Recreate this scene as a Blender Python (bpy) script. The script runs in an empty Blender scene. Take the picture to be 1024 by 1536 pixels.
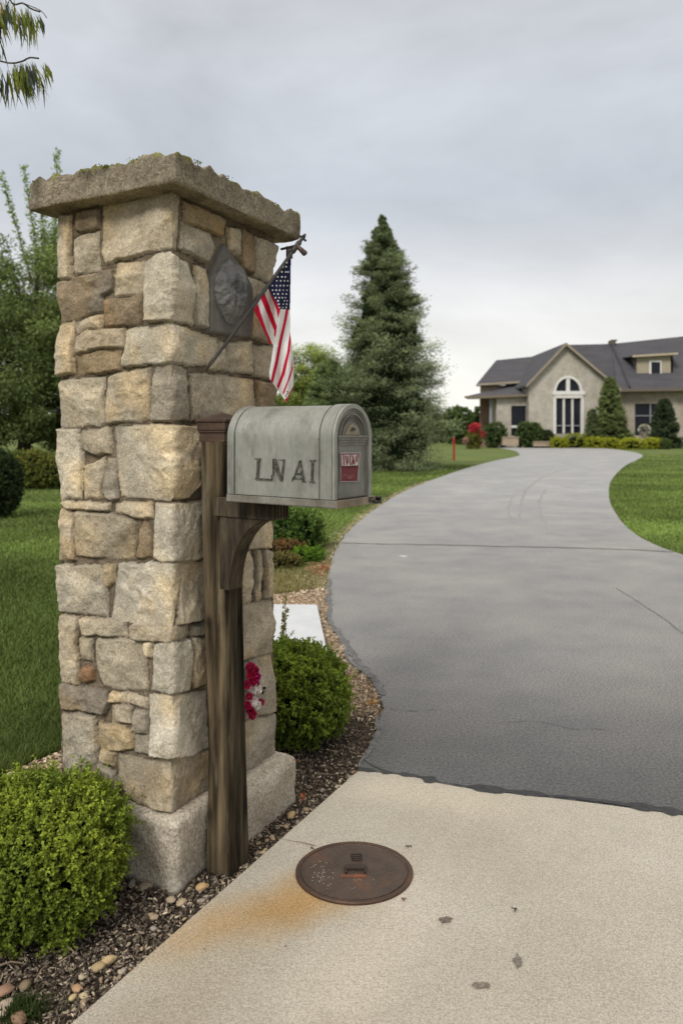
import bpy, bmesh, math, random
import numpy as np
from mathutils import Vector, Matrix
from mathutils.geometry import tessellate_polygon
random.seed(7); RNG = np.random.default_rng(11)
scene = bpy.context.scene
COL = scene.collection
R = math.radians

# ------------------------------------------------------------------ noise
_tab = np.random.default_rng(3).random(65536).astype(np.float32)
def vnoise(p):
    p = np.asarray(p, dtype=np.float64)
    i = np.floor(p).astype(np.int64); f = p - i; f = f*f*(3-2*f)
    out = 0
    for dx in (0, 1):
        wx = f[:, 0] if dx else 1-f[:, 0]
        for dy in (0, 1):
            wy = f[:, 1] if dy else 1-f[:, 1]
            for dz in (0, 1):
                wz = f[:, 2] if dz else 1-f[:, 2]
                h = ((i[:, 0]+dx)*73856093) ^ ((i[:, 1]+dy)*19349663) ^ ((i[:, 2]+dz)*83492791)
                out = out + wx*wy*wz*_tab[(h ^ (h >> 13)) & 65535]
    return out*2-1
def fbm(p, oct=4, lac=2.03, gain=.5):
    p = np.asarray(p, dtype=np.float64); a = 1; s = 0
    for k in range(oct):
        s = s + a*vnoise(p + 17.3*k); p = p*lac; a *= gain
    return s
def sstep(x):
    x = np.clip(x, 0, 1); return x*x*(3-2*x)

# ------------------------------------------------------------------ objects
def tag(o, label=None, cat=None, group=None, kind=None):
    if label: o['label'] = label
    if cat: o['category'] = cat
    if group: o['group'] = group
    if kind: o['kind'] = kind
    return o
def empty(name, loc, label, cat, group=None):
    o = bpy.data.objects.new(name, None); COL.objects.link(o); o.location = loc
    o.empty_display_size = .1
    return tag(o, label, cat, group)
def wloc(o):
    v = Vector((0, 0, 0))
    while o is not None: v = v + o.location; o = o.parent
    return np.array(v)
def mk(name, verts, faces, mat, parent=None, col=None, smooth=True, fmat=None):
    """verts (N,3) in world metres, faces (M,k) array or a list of arrays; col per-vertex rgb"""
    V = np.asarray(verts, dtype=np.float32).reshape(-1, 3)
    if parent is not None: V = V - wloc(parent).astype(np.float32)
    me = bpy.data.meshes.new(name)
    fl = faces if isinstance(faces, list) else [faces]
    fl = [np.asarray(f, dtype=np.int32) for f in fl if len(f)]
    idx = np.concatenate([f.reshape(-1) for f in fl])
    cnt = np.concatenate([np.full(len(f), f.shape[1], dtype=np.int32) for f in fl])
    st = np.concatenate([[0], np.cumsum(cnt)[:-1]]).astype(np.int32)
    me.vertices.add(len(V)); me.vertices.foreach_set('co', V.reshape(-1))
    me.loops.add(len(idx)); me.loops.foreach_set('vertex_index', idx)
    me.polygons.add(len(cnt)); me.polygons.foreach_set('loop_start', st)
    me.polygons.foreach_set('loop_total', cnt)
    me.polygons.foreach_set('use_smooth', np.full(len(cnt), bool(smooth)))
    if fmat is not None: me.polygons.foreach_set('material_index', np.asarray(fmat, dtype=np.int32))
    me.update(calc_edges=True)
    if col is not None:
        c = np.ones((len(V), 4), dtype=np.float32); c[:, :3] = np.asarray(col, dtype=np.float32)
        at = me.color_attributes.new('Col', 'FLOAT_COLOR', 'POINT'); at.data.foreach_set('color', c.reshape(-1))
    for m in (mat if isinstance(mat, (list, tuple)) else [mat]): me.materials.append(m)
    o = bpy.data.objects.new(name, me); COL.objects.link(o)
    if parent is not None: o.parent = parent
    return o
class MB:
    """gathers shapes of mixed face size into ONE mesh"""
    def __init__(s): s.v = []; s.f = []; s.c = []; s.m = []; s.n = 0
    def add(s, V, F, col=(1, 1, 1), m=0):
        V = np.asarray(V, dtype=float).reshape(-1, 3)
        for f in F: s.f.append([i+s.n for i in f]); s.m.append(m)
        s.v.append(V); s.c.append(np.tile(np.array(col, dtype=float), (len(V), 1)) if np.ndim(col) == 1 else np.asarray(col)); s.n += len(V)
    def box(s, a, b, col=(1, 1, 1), M=None, m=0):
        (x0, y0, z0), (x1, y1, z1) = a, b
        V = np.array([(x0, y0, z0), (x1, y0, z0), (x1, y1, z0), (x0, y1, z0), (x0, y0, z1), (x1, y0, z1), (x1, y1, z1), (x0, y1, z1)], dtype=float)
        if M is not None: V = M(V)
        s.add(V, [(0, 3, 2, 1), (4, 5, 6, 7), (0, 1, 5, 4), (1, 2, 6, 5), (2, 3, 7, 6), (3, 0, 4, 7)], col, m)
    def prism(s, pts, d, col=(1, 1, 1), m=0):
        """pts: closed planar loop (world), extruded by vector d"""
        P = np.array(pts, dtype=float); n = len(P); d = np.array(d, dtype=float)
        tri = tessellate_polygon([[Vector(p) for p in P]])
        F = [tuple(t) for t in tri] + [tuple(i+n for i in reversed(t)) for t in tri]
        F += [(i, (i+1) % n, (i+1) % n+n, i+n) for i in range(n)]
        s.add(np.vstack([P, P+d]), F, col, m)
    def tube(s, pts, rad, seg=8, col=(1, 1, 1), m=0, cap=True):
        P = np.array(pts, dtype=float); n = len(P)
        rad = np.full(n, rad) if np.ndim(rad) == 0 else np.array(rad)
        V = []
        for i in range(n):
            t = P[min(i+1, n-1)]-P[max(i-1, 0)]; t = t/(np.linalg.norm(t)+1e-9)
            a = np.cross(t, (0, 0, 1)) if abs(t[2]) < .95 else np.cross(t, (1, 0, 0))
            a /= np.linalg.norm(a); b = np.cross(t, a)
            for k in range(seg):
                th = 2*math.pi*k/seg; V.append(P[i]+rad[i]*(math.cos(th)*a+math.sin(th)*b))
        F = [(i*seg+k, i*seg+(k+1) % seg, (i+1)*seg+(k+1) % seg, (i+1)*seg+k) for i in range(n-1) for k in range(seg)]
        if cap: F += [tuple(range(seg))[::-1], tuple((n-1)*seg+k for k in range(seg))]
        s.add(V, F, col, m)
    def build(s, name, mat, parent=None, smooth=False, bevel=0):
        V = np.vstack(s.v); C = np.vstack(s.c)
        if parent is not None: V = V-wloc(parent)
        me = bpy.data.meshes.new(name); me.from_pydata(V.tolist(), [], s.f)
        me.polygons.foreach_set('use_smooth', np.full(len(me.polygons), bool(smooth)))
        me.polygons.foreach_set('material_index', np.array(s.m, dtype=np.int32))
        c = np.ones((len(V), 4), dtype=np.float32); c[:, :3] = C
        at = me.color_attributes.new('Col', 'FLOAT_COLOR', 'POINT'); at.data.foreach_set('color', c.reshape(-1))
        for m in (mat if isinstance(mat, (list, tuple)) else [mat]): me.materials.append(m)
        me.validate(); me.update()
        o = bpy.data.objects.new(name, me); COL.objects.link(o)
        if parent is not None: o.parent = parent
        if bevel:
            b = o.modifiers.new('bevel', 'BEVEL'); b.width = bevel; b.segments = 2; b.limit_method = 'ANGLE'
        return o
def box_grid(size, step):
    """closed box surface on a lattice (shared vertices), centred; quads"""
    n = [max(1, int(round(size[k]/step[k]))) for k in range(3)]
    ids = {}; V = []; F = []
    def vid(i, j, k):
        q = (i, j, k)
        if q not in ids:
            ids[q] = len(V); V.append(((i/n[0]-.5)*size[0], (j/n[1]-.5)*size[1], (k/n[2]-.5)*size[2]))
        return ids[q]
    for k, kk in ((0, 0), (n[2], 1)):
        for i in range(n[0]):
            for j in range(n[1]):
                f = [vid(i, j, k), vid(i+1, j, k), vid(i+1, j+1, k), vid(i, j+1, k)]; F.append(f if kk else f[::-1])
    for j, kk in ((0, 1), (n[1], 0)):
        for i in range(n[0]):
            for k in range(n[2]):
                f = [vid(i, j, k), vid(i+1, j, k), vid(i+1, j, k+1), vid(i, j, k+1)]; F.append(f if kk else f[::-1])
    for i, kk in ((0, 0), (n[0], 1)):
        for j in range(n[1]):
            for k in range(n[2]):
                f = [vid(i, j, k), vid(i, j+1, k), vid(i, j+1, k+1), vid(i, j, k+1)]; F.append(f if kk else f[::-1])
    return np.array(V), np.array(F)
def round_box(V, size, r):
    h = np.array(size)/2; q = np.clip(V, -h+r, h-r); d = V-q
    L = np.linalg.norm(d, axis=1, keepdims=True); n = d/np.maximum(L, 1e-9)
    return q+n*np.minimum(L, r), n

def cdt_sheet(name, pts, z, thick, m, parent=None):
    from mathutils.geometry import delaunay_2d_cdt
    P = [Vector((float(p[0]), float(p[1]))) for p in pts]; n = len(P)
    v, e, f, *_ = delaunay_2d_cdt(P, [(i, (i+1) % n) for i in range(n)], [], 1, 1e-5)
    k = len(v); V = [(q[0], q[1], z) for q in v]; F = []
    for t in f:
        t = list(t); a, b, c = (v[t[0]], v[t[1]], v[t[2]])
        if (b-a).cross(c-a) < 0: t = t[::-1]
        F.append(t)
    ed = {}
    for t in F:
        for i in range(len(t)): ed[(t[i], t[(i+1) % len(t)])] = 1
    V += [(q[0], q[1], z-thick) for q in v]
    F += [[a, b+0, b+k, a+k][::-1] for (a, b) in ed if (b, a) not in ed]
    mb = MB(); mb.add(V, F); return mb.build(name, m, parent)

# ------------------------------------------------------------------ materials
def mat(name, c1, c2=None, scale=8, detail=6, rough=.8, bump=None, attr=False, speck=None, metal=0, spec=.3,
        stretch=(1, 1, 1), transl=0, patch=None, ramp=(.3, .7), patch_ramp=(.45, .65), obj=True):
    m = bpy.data.materials.new(name); m.use_nodes = True; nt = m.node_tree; N = nt.nodes; L = nt.links
    b = N['Principled BSDF']; out = N['Material Output']
    b.inputs['Roughness'].default_value = rough; b.inputs['Metallic'].default_value = metal
    b.inputs['Specular IOR Level'].default_value = spec
    tc = N.new('ShaderNodeTexCoord'); mp = N.new('ShaderNodeMapping'); mp.inputs['Scale'].default_value = stretch
    L.new(tc.outputs['Object'], mp.inputs['Vector'])
    def noise(sc, det=6, ro=.6):
        n = N.new('ShaderNodeTexNoise'); n.inputs['Scale'].default_value = sc; n.inputs['Detail'].default_value = det
        n.inputs['Roughness'].default_value = ro; L.new(mp.outputs[0], n.inputs['Vector']); return n.outputs['Fac']
    def ramped(fac, a, c):
        r = N.new('ShaderNodeMapRange'); r.inputs['From Min'].default_value = a; r.inputs['From Max'].default_value = c
        L.new(fac, r.inputs['Value']); return r.outputs[0]
    def mix(fac, a, c, mode='MIX', amt=None):
        x = N.new('ShaderNodeMix'); x.data_type = 'RGBA'; x.blend_type = mode
        if fac is not None: L.new(fac, x.inputs[0])
        else: x.inputs[0].default_value = amt
        for s, v in ((6, a), (7, c)):
            if isinstance(v, tuple): x.inputs[s].default_value = (*v[:3], 1)
            else: L.new(v, x.inputs[s])
        return x.outputs[2]
    c2 = c2 or tuple(x*.8 for x in c1)
    col = mix(ramped(noise(scale, detail), *ramp), c1, c2)
    if patch: col = mix(ramped(noise(patch[1], 5), *patch_ramp), col, patch[0])
    if attr:
        a = N.new('ShaderNodeAttribute'); a.attribute_name = 'Col'
        col = mix(None, col, a.outputs['Color'], 'MULTIPLY', 1.0)
    if speck:
        sc, amt = speck[:2]
        v = noise(sc, 4, .8); r = ramped(v, .30, .70)
        lo, hi = 1-amt, 1+amt
        mr = N.new('ShaderNodeMapRange'); mr.inputs['To Min'].default_value = lo; mr.inputs['To Max'].default_value = hi
        L.new(r, mr.inputs['Value']); cc = N.new('ShaderNodeCombineXYZ')
        for k in range(3): L.new(mr.outputs[0], cc.inputs[k])
        col = mix(None, col, cc.outputs[0], 'MULTIPLY', 1.0)
    L.new(col, b.inputs['Base Color'])
    if bump:
        prev = None
        for (sc, st, dist) in bump:
            bn = N.new('ShaderNodeBump'); bn.inputs['Strength'].default_value = st; bn.inputs['Distance'].default_value = dist
            L.new(noise(sc, 5, .65), bn.inputs['Height'])
            if prev: L.new(prev, bn.inputs['Normal'])
            prev = bn.outputs[0]
        L.new(prev, b.inputs['Normal'])
    if transl:
        t = N.new('ShaderNodeBsdfTranslucent'); ms = N.new('ShaderNodeMixShader'); ms.inputs[0].default_value = transl
        tcol = mix(None, col, (1.0, 1.0, .45), 'MULTIPLY', .6); L.new(tcol, t.inputs['Color'])
        L.new(b.outputs[0], ms.inputs[1]); L.new(t.outputs[0], ms.inputs[2]); L.new(ms.outputs[0], out.inputs['Surface'])
    return m
LEAF = mat('leaf', (1, 1, 1), (.8, .84, .8), 5, 3, rough=.55, attr=True, transl=.28, spec=.25)
NEEDLE = mat('needle', (1, 1, 1), (.75, .8, .8), 3, 3, rough=.7, attr=True, transl=.30, spec=.15)
GRASS = mat('grass_blade', (1, 1, 1), (.85, .9, .8), 6, 3, rough=.6, attr=True, transl=.3, spec=.2)
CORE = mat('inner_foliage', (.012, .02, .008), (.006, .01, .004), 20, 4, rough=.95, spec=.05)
BARK = mat('bark', (.09, .07, .05), (.05, .04, .03), 12, 6, rough=.9, bump=[(30, .6, .01)], stretch=(1, 1, .3))
CHIP = mat('chip', (1, 1, 1), (.7, .7, .7), 60, 3, rough=.85, attr=True, spec=.2)

# ------------------------------------------------------------------ camera and sight lines
CAM = np.array((0, 0, 1.4)); FP = 1110.0; CX, CY = 512.0, 650.0
cam = bpy.data.cameras.new('camera'); co = bpy.data.objects.new('camera', cam); COL.objects.link(co)
co.location = (0, 0, 1.4); co.rotation_euler = (R(90), 0, 0)
cam.sensor_fit = 'HORIZONTAL'; cam.sensor_width = 36; cam.lens = 36*FP/1024
cam.shift_y = -118/1024; cam.clip_end = 3000; cam.clip_start = .05
cam.dof.use_dof = True; cam.dof.focus_distance = 2.35; cam.dof.aperture_fstop = 5.6
scene.camera = co
def at(px, py, Y):      # point at depth Y seen at (px,py) of the photo
    return np.array(((px-CX)/FP*Y, Y, 1.4-(py-CY)/FP*Y))
def gnd(px, py, z=0.0):
    Y = (1.4-z)*FP/(py-CY); return np.array(((px-CX)/FP*Y, Y, z))
def hit(px, py, P, n):
    d = np.array(((px-CX)/FP, 1, -(py-CY)/FP)); n = np.array(n, dtype=float)
    return CAM+d*(np.dot(np.array(P)-CAM, n)/np.dot(d, n))

# ------------------------------------------------------------------ world, sun
w = bpy.data.worlds.new('World'); scene.world = w; w.use_nodes = True
nt = w.node_tree; N = nt.nodes; L = nt.links; bg = N['Background']
SUN_EL, SUN_AZ = R(41), R(208)      # azimuth measured from +Y clockwise
sky = N.new('ShaderNodeTexSky'); sky.sky_type = 'NISHITA'; sky.sun_disc = False
sky.sun_elevation = SUN_EL; sky.sun_rotation = SUN_AZ; sky.air_density = 1.2; sky.dust_density = 3
tc = N.new('ShaderNodeTexCoord'); sp = N.new('ShaderNodeSeparateXYZ'); L.new(tc.outputs['Generated'], sp.inputs[0])
mp = N.new('ShaderNodeMapping'); mp.inputs['Scale'].default_value = (.9, .9, 1.9); mp.inputs['Rotation'].default_value = (0, R(12), R(20))
L.new(tc.outputs['Generated'], mp.inputs[0])
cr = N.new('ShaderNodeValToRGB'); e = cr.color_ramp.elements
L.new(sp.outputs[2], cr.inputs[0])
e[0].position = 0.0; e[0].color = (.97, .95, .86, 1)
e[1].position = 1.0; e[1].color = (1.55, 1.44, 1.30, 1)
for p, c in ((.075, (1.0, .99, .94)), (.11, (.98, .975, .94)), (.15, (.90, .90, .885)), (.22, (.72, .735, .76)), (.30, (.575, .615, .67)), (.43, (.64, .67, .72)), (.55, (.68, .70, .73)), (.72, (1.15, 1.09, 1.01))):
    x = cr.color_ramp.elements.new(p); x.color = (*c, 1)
def wn(sc, det, rough=.55, dist=0):
    n = N.new('ShaderNodeTexNoise'); n.inputs['Scale'].default_value = sc; n.inputs['Detail'].default_value = det
    n.inputs['Roughness'].default_value = rough; n.inputs['Distortion'].default_value = dist
    L.new(mp.outputs[0], n.inputs['Vector']); return n.outputs['Fac']
def mr(v, a, b, c, d):
    n = N.new('ShaderNodeMapRange'); 
    for k, q in enumerate((a, b, c, d)): n.inputs[k+1].default_value = q
    L.new(v, n.inputs[0]); return n.outputs[0]
def vmul(c, f):
    n = N.new('ShaderNodeVectorMath'); n.operation = 'SCALE'; L.new(c, n.inputs[0]); L.new(f, n.inputs['Scale']); return n.outputs[0]
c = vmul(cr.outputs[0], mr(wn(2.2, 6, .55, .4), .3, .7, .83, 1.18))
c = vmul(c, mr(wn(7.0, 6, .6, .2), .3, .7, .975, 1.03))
# overcast deck over a physical sky
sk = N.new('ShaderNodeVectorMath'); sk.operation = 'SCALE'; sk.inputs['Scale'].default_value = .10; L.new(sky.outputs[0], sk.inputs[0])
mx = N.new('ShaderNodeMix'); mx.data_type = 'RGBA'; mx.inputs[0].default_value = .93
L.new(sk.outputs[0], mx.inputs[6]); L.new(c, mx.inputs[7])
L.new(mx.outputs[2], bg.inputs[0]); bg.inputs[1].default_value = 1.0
sl = bpy.data.lights.new('sun', 'SUN'); sl.energy = 2.5; sl.angle = R(17); sl.color = (1, .965, .905)
so = bpy.data.objects.new('sun', sl); COL.objects.link(so)
sd = Vector((math.sin(SUN_AZ)*math.cos(SUN_EL), math.cos(SUN_AZ)*math.cos(SUN_EL), math.sin(SUN_EL)))
so.rotation_euler = sd.to_track_quat('Z', 'Y').to_euler()
scene.view_settings.view_transform = 'Standard'; scene.view_settings.look = 'None'; scene.view_settings.exposure = 0
scene.cycles.max_bounces = 6; scene.cycles.transparent_max_bounces = 4
scene.cycles.diffuse_bounces = 5; scene.cycles.transmission_bounces = 5

# ------------------------------------------------------------------ foliage generators
def unit(v): return v/np.maximum(np.linalg.norm(v, axis=-1, keepdims=True), 1e-9)
def leaves(P, D, length, width, rng, fold=.25, up=None):
    """one bent leaf (2 quads) per base point P growing along D"""
    n = len(P); D = unit(D); r = unit(rng.normal(size=(n, 3)))
    if up is not None: r = unit(r*.75-up)
    S = unit(np.cross(D, r)); Nn = np.cross(D, S)
    Lg = np.broadcast_to(length, (n,))[:, None]; W = np.broadcast_to(width, (n,))[:, None]
    a = P; m = P+D*Lg*.5+Nn*Lg*.10; t = P+D*Lg
    l = m+S*W*.5+Nn*W*fold; rr = m-S*W*.5+Nn*W*fold
    V = np.stack([a, l, t, rr, m], 1).reshape(-1, 3)
    k = np.arange(n)[:, None]*5
    F = np.concatenate([k+np.array([[0, 4, 1]]), k+np.array([[1, 4, 2]]), k+np.array([[0, 3, 4]]), k+np.array([[3, 2, 4]])], 1).reshape(-1, 3)
    return V, F
def leaf_obj(name, parts, material, parent, cols, core=None):
    Vs, Fs, Cs, o = [], [], [], 0
    for (V, F), c, per in zip(parts, cols, [5]*len(parts)):
        Vs.append(V); Fs.append(F+o); Cs.append(np.repeat(c, per, 0)); o += len(V)
    fm = np.zeros(sum(len(f) for f in Fs), dtype=int)
    if core is not None:
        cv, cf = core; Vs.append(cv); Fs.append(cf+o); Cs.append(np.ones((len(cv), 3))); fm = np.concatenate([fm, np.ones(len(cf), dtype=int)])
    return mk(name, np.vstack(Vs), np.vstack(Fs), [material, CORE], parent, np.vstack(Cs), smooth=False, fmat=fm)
def ico(c, r, sub=3, amp=.12, fr=3.0):
    bm = bmesh.new(); bmesh.ops.create_icosphere(bm, subdivisions=sub, radius=1.0)
    V = np.array([v.co[:] for v in bm.verts]); F = np.array([[v.index for v in f.verts] for f in bm.faces]); bm.free()
    V = V*(1+amp*fbm(V*fr+np.array(c)*3.1, 3))[:, None]
    return V*np.array(r)+np.array(c), F
def fib(n, rng):
    k = np.arange(n)+rng.random(n)*.9; z = 1-2*(k+.5)/n; z = np.clip(z, -1, 1); th = k*2.39996
    s = np.sqrt(1-z*z); return np.stack([s*np.cos(th), s*np.sin(th), z], 1)
def hedge_leaves(c, r, nspr, per, leaf, rng, colA, colB, power=2.6, bumpy=.08, flat=-.9, sprig=.045, tipc=(1.25, 1.25, 1.0), fr=2.5):
    """sprigs of small leaves over a rounded-box body with centre c and half sizes r"""
    c = np.array(c, dtype=float); r = np.array(r, dtype=float)
    d = fib(nspr, rng); d = d[d[:, 2] > flat]; n = len(d)
    k = (np.abs(d)**power).sum(1)**(-1/power)
    P = d*k[:, None]; bump = 1+bumpy*fbm(P*fr+c*2.7, 3)
    depth = rng.random(n)**2*.16
    P = c+P*r*(bump*(1-depth))[:, None]
    nrm = unit(d/r*r.mean())
    ax = unit(nrm+rng.normal(size=(n, 3))*.45+np.array((0, 0, .35)))
    sl = sprig*(.5+rng.random(n))
    tt = rng.random((n, per)); base = P[:, None, :]+ax[:, None, :]*(tt*sl[:, None])[..., None]
    dirs = unit(rng.normal(size=(n, per, 3))*.9+ax[:, None, :]*.8)
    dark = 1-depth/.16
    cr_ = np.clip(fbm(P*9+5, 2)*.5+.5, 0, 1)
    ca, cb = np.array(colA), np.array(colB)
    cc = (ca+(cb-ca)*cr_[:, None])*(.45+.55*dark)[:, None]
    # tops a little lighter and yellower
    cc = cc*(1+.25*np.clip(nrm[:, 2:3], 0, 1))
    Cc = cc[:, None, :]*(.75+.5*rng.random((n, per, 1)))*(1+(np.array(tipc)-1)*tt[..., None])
    return leaves(base.reshape(-1, 3), dirs.reshape(-1, 3), leaf*(.6+.7*rng.random(n*per)), leaf*.62, rng, up=np.repeat(unit(nrm+np.array((0, 0, .5))), per, 0)), Cc.reshape(-1, 3)
def shrub(name, loc, r, label, cat, colA, colB, nspr=500, per=10, leaf=.03, sprig=.06, seed=1, power=2.3, group=None, bumpy=.1, stem=True, fr=2.5):
    rng = np.random.default_rng(seed); loc = np.array(loc, dtype=float)
    root = empty(name, tuple(loc), label, cat, group)
    c = loc+np.array((0, 0, r[2]*.98))
    lv, lc = hedge_leaves(c, r, nspr, per, leaf, rng, colA, colB, power, bumpy, sprig=sprig, fr=fr)
    leaf_obj('foliage', [lv], LEAF, root, [lc], ico(c, np.array(r)*.80, 3, .1))
    if stem:
        m = MB()
        for k in range(4):
            a = k*1.7+seed; m.tube([loc+np.array((math.cos(a)*r[0]*.1, math.sin(a)*r[1]*.1, -.02)), loc+np.array((math.cos(a)*r[0]*.45, math.sin(a)*r[1]*.45, r[2]*.6))], [r[0]*.05, r[0]*.03], 6)
        m.build('stem', BARK, root)
    return root
def limb_tree(name, loc, H, crown_c, crown_r, nclump, per, leaf, label, cat, colA, colB, seed=1, trunk_r=.15, clump=.55, group=None, shoots=(), mat_=None, tail=0, gap=1.0):
    """trunk, forking limbs, crown of leafy clumps at the limb ends"""
    rng = np.random.default_rng(seed); loc = np.array(loc, dtype=float)
    root = empty(name, tuple(loc), label, cat, group)
    C_ = loc+np.array(crown_c); Rr = np.array(crown_r)
    d = unit(rng.normal(size=(nclump, 3))); rad = rng.random(nclump)**.42
    P = C_+d*rad[:, None]*Rr
    P = P[P[:, 2] > loc[2]+.3]
    m = MB(); top = loc+np.array((crown_c[0]*.6, crown_c[1]*.6, H*.78))
    mid = loc+(top-loc)*.45+np.array((.03*H*(rng.random()-.5), 0, 0))
    m.tube([loc-(0, 0, .1), loc+(mid-loc)*.3, mid, top], [trunk_r*1.3, trunk_r, trunk_r*.75, trunk_r*.15], 9)
    for p in P[::3]:
        f = np.clip((p[2]-loc[2])/H*.75, .12, .8); b = loc+(top-loc)*f
        m.tube([b, b+(p-b)*.5+np.array((0, 0, .06*H*rng.random())), p], [trunk_r*.32*(1.1-f), trunk_r*.18, .01], 5, cap=False)
    sv = []
    for s in shoots:
        s = np.array(s); m.tube([C_+(s-C_)*.4, s], [.03, .006], 5, cap=False)
        for t in np.linspace(.0, 1, 26): sv.append(s*t+(C_+(s-C_)*.45)*(1-t))
    m.build('trunk', BARK, root, smooth=True)
    n = len(P); cl = clump*(.5+.8*rng.random(n))
    q = rng.normal(size=(n, per, 3)); q = unit(q)*(rng.random((n, per, 1))**.5)
    q = q*np.array((1, 1, .62))
    B = P[:, None, :]+q*cl[:, None, None]
    D = unit(q+rng.normal(size=q.shape)*.7+np.array((0, 0, -.15)))
    if gap < 1:
        keep = (fbm(B.reshape(-1, 3)*1.3/clump, 2) > -.9*gap).reshape(n, per)
    ca, cb = np.array(colA), np.array(colB)
    tone = rng.random(n)
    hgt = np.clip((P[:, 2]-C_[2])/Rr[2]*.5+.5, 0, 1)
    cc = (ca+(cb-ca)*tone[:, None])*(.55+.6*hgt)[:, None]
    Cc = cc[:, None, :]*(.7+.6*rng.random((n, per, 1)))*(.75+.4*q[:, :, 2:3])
    parts = [leaves(B.reshape(-1, 3), D.reshape(-1, 3), leaf*(.6+.8*rng.random(n*per)), leaf*.42, rng, up=unit(q.reshape(-1, 3)+np.array((0, -.3, .8))))]; cols = [np.clip(Cc.reshape(-1, 3), .002, 1)]
    if sv:
        sv = np.repeat(np.array(sv), 12, 0); sv = sv+rng.normal(size=sv.shape)*.05
        parts.append(leaves(sv, rng.normal(size=sv.shape)+np.array((0, 0, .4)), leaf*1.2, leaf*.42, rng)); cols.append(np.tile(cb, (len(sv), 1))*(.6+.6*rng.random((len(sv), 1))))
    leaf_obj('crown', parts, mat_ or LEAF, root, cols)
    return root
def conifer(name, loc, H, rmax, label, cat, colA, colB, nbr=420, per=110, leaf=.16, seed=1, shape=.85, base=.03, group=None, lean=0, wob=.16, squash=1.0, belly=0):
    rng = np.random.default_rng(seed); loc = np.array(loc, dtype=float)
    root = empty(name, tuple(loc), label, cat, group)
    m = MB(); m.tube([loc-(0, 0, .1), loc+(0, 0, H*.5), loc+(lean, 0, H*.985)], [H*.018, H*.010, H*.001], 8)
    h = base+(1-base)*(rng.random(nbr)**1.15)*.992
    az = np.arange(nbr)*2.39996+rng.random(nbr)*.6
    if belly:          # boughs bunch together and leave shadowed gaps
        nb = nbr//5; bh = base+(1-base)*(rng.random(nb)**1.2)*.99; ba = np.arange(nb)*2.39996; pk = rng.integers(0, nb, nbr)
        kk = rng.random(nbr) < .72; h = np.where(kk, np.clip(bh[pk]+rng.normal(size=nbr)*.010, base, .992), h); az = np.where(kk, ba[pk]+rng.normal(size=nbr)*.10/(1.02-h), az)
    prof = (1-h)**shape
    if belly: prof = 1-np.exp(-((1-h)/.40)**1.3)
    wobble = 1+wob*fbm(np.stack([np.cos(az)*1.6, np.sin(az)*1.6, h*9], 1), 3)*1.5+rng.normal(size=nbr)*wob*.30
    ln = rmax*prof*wobble+H*.004
    out = np.stack([np.cos(az), np.sin(az)*squash, 0*az], 1)
    tilt = .45*h+ -.10+rng.normal(size=nbr)*.1            # upper branches rise, low ones droop
    b0 = loc+np.stack([lean*h, 0*h, H*h-ln*.15], 1)
    t = 1-(rng.random((nbr, per))**1.5)*.85
    droop = -(t**2)*.16+(t**4)*.12
    Pt = b0[:, None, :]+out[:, None, :]*(ln[:, None]*t)[..., None]
    Pt[..., 2] += ln[:, None]*(t*tilt[:, None]+droop)
    spread = np.clip(rng.normal(size=(nbr, per, 3)), -1.9, 1.9)*np.array((1, 1, .5))*(.0022*H*np.clip((1-h)*12, .25, 1)[:, None, None]+ln[:, None, None]*(.05+.13*(1.15-t[..., None])))
    Pt = Pt+spread
    D = unit(out[:, None, :]*.9+spread*2.2/H*2+rng.normal(size=(nbr, per, 3))*.5+np.array((0, 0, .12)))
    tone = rng.random(nbr)
    ca, cb = np.array(colA), np.array(colB)
    cc = (ca+(cb-ca)*tone[:, None])
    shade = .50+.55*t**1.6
    lift = 1+.45*np.clip(spread[..., 2:3]/(.010*H), -1, 1)  # inner needles and bough undersides coloured darker, imitating shade
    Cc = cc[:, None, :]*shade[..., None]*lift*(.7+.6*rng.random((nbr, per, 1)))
    for k in range(0, nbr, 9): m.tube([b0[k], b0[k]+out[k]*ln[k]*.8+np.array((0, 0, ln[k]*(.8*tilt[k]-.08)))], [H*.004, H*.0012], 4, cap=False)
    m.build('trunk', BARK, root, smooth=True)
    core = None
    if belly:          # thin ragged leader at the very top
        k_ = 900; zt = rng.random(k_)**.8; zz_ = H*(.955+.050*zt); sw = .012*H*(1-zt)*(.55+.45*np.sin(zt*19))+.012
        Lp = np.stack([loc[0]+lean*(zz_/H)+rng.normal(size=k_)*sw*.6-.05*(zt**2), loc[1]+rng.normal(size=k_)*sw*.6, loc[2]+zz_], 1)
        extra = leaves(Lp, np.stack([rng.normal(size=k_), rng.normal(size=k_), .5+0*zt], 1), leaf*(.5+.6*rng.random(k_)), leaf*.3, rng, up=np.tile((0, -.5, .8), (k_, 1))); ecol = np.tile(np.array(colB)*.8, (k_, 1))*(.7+.5*rng.random((k_, 1)))
    if belly:
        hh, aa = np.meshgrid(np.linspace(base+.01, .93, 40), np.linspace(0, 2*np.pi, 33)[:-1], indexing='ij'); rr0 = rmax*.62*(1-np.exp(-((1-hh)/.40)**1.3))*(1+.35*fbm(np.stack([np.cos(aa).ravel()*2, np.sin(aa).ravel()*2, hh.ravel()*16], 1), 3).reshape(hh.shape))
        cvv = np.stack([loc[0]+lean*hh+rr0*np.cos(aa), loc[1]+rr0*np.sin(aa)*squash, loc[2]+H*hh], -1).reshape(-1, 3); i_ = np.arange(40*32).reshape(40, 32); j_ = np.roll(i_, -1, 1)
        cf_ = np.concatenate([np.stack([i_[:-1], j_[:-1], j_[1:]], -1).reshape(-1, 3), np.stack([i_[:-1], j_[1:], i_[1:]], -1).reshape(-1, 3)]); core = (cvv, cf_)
    more, mc_ = ([extra], [ecol]) if belly else ([], [])
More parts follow.
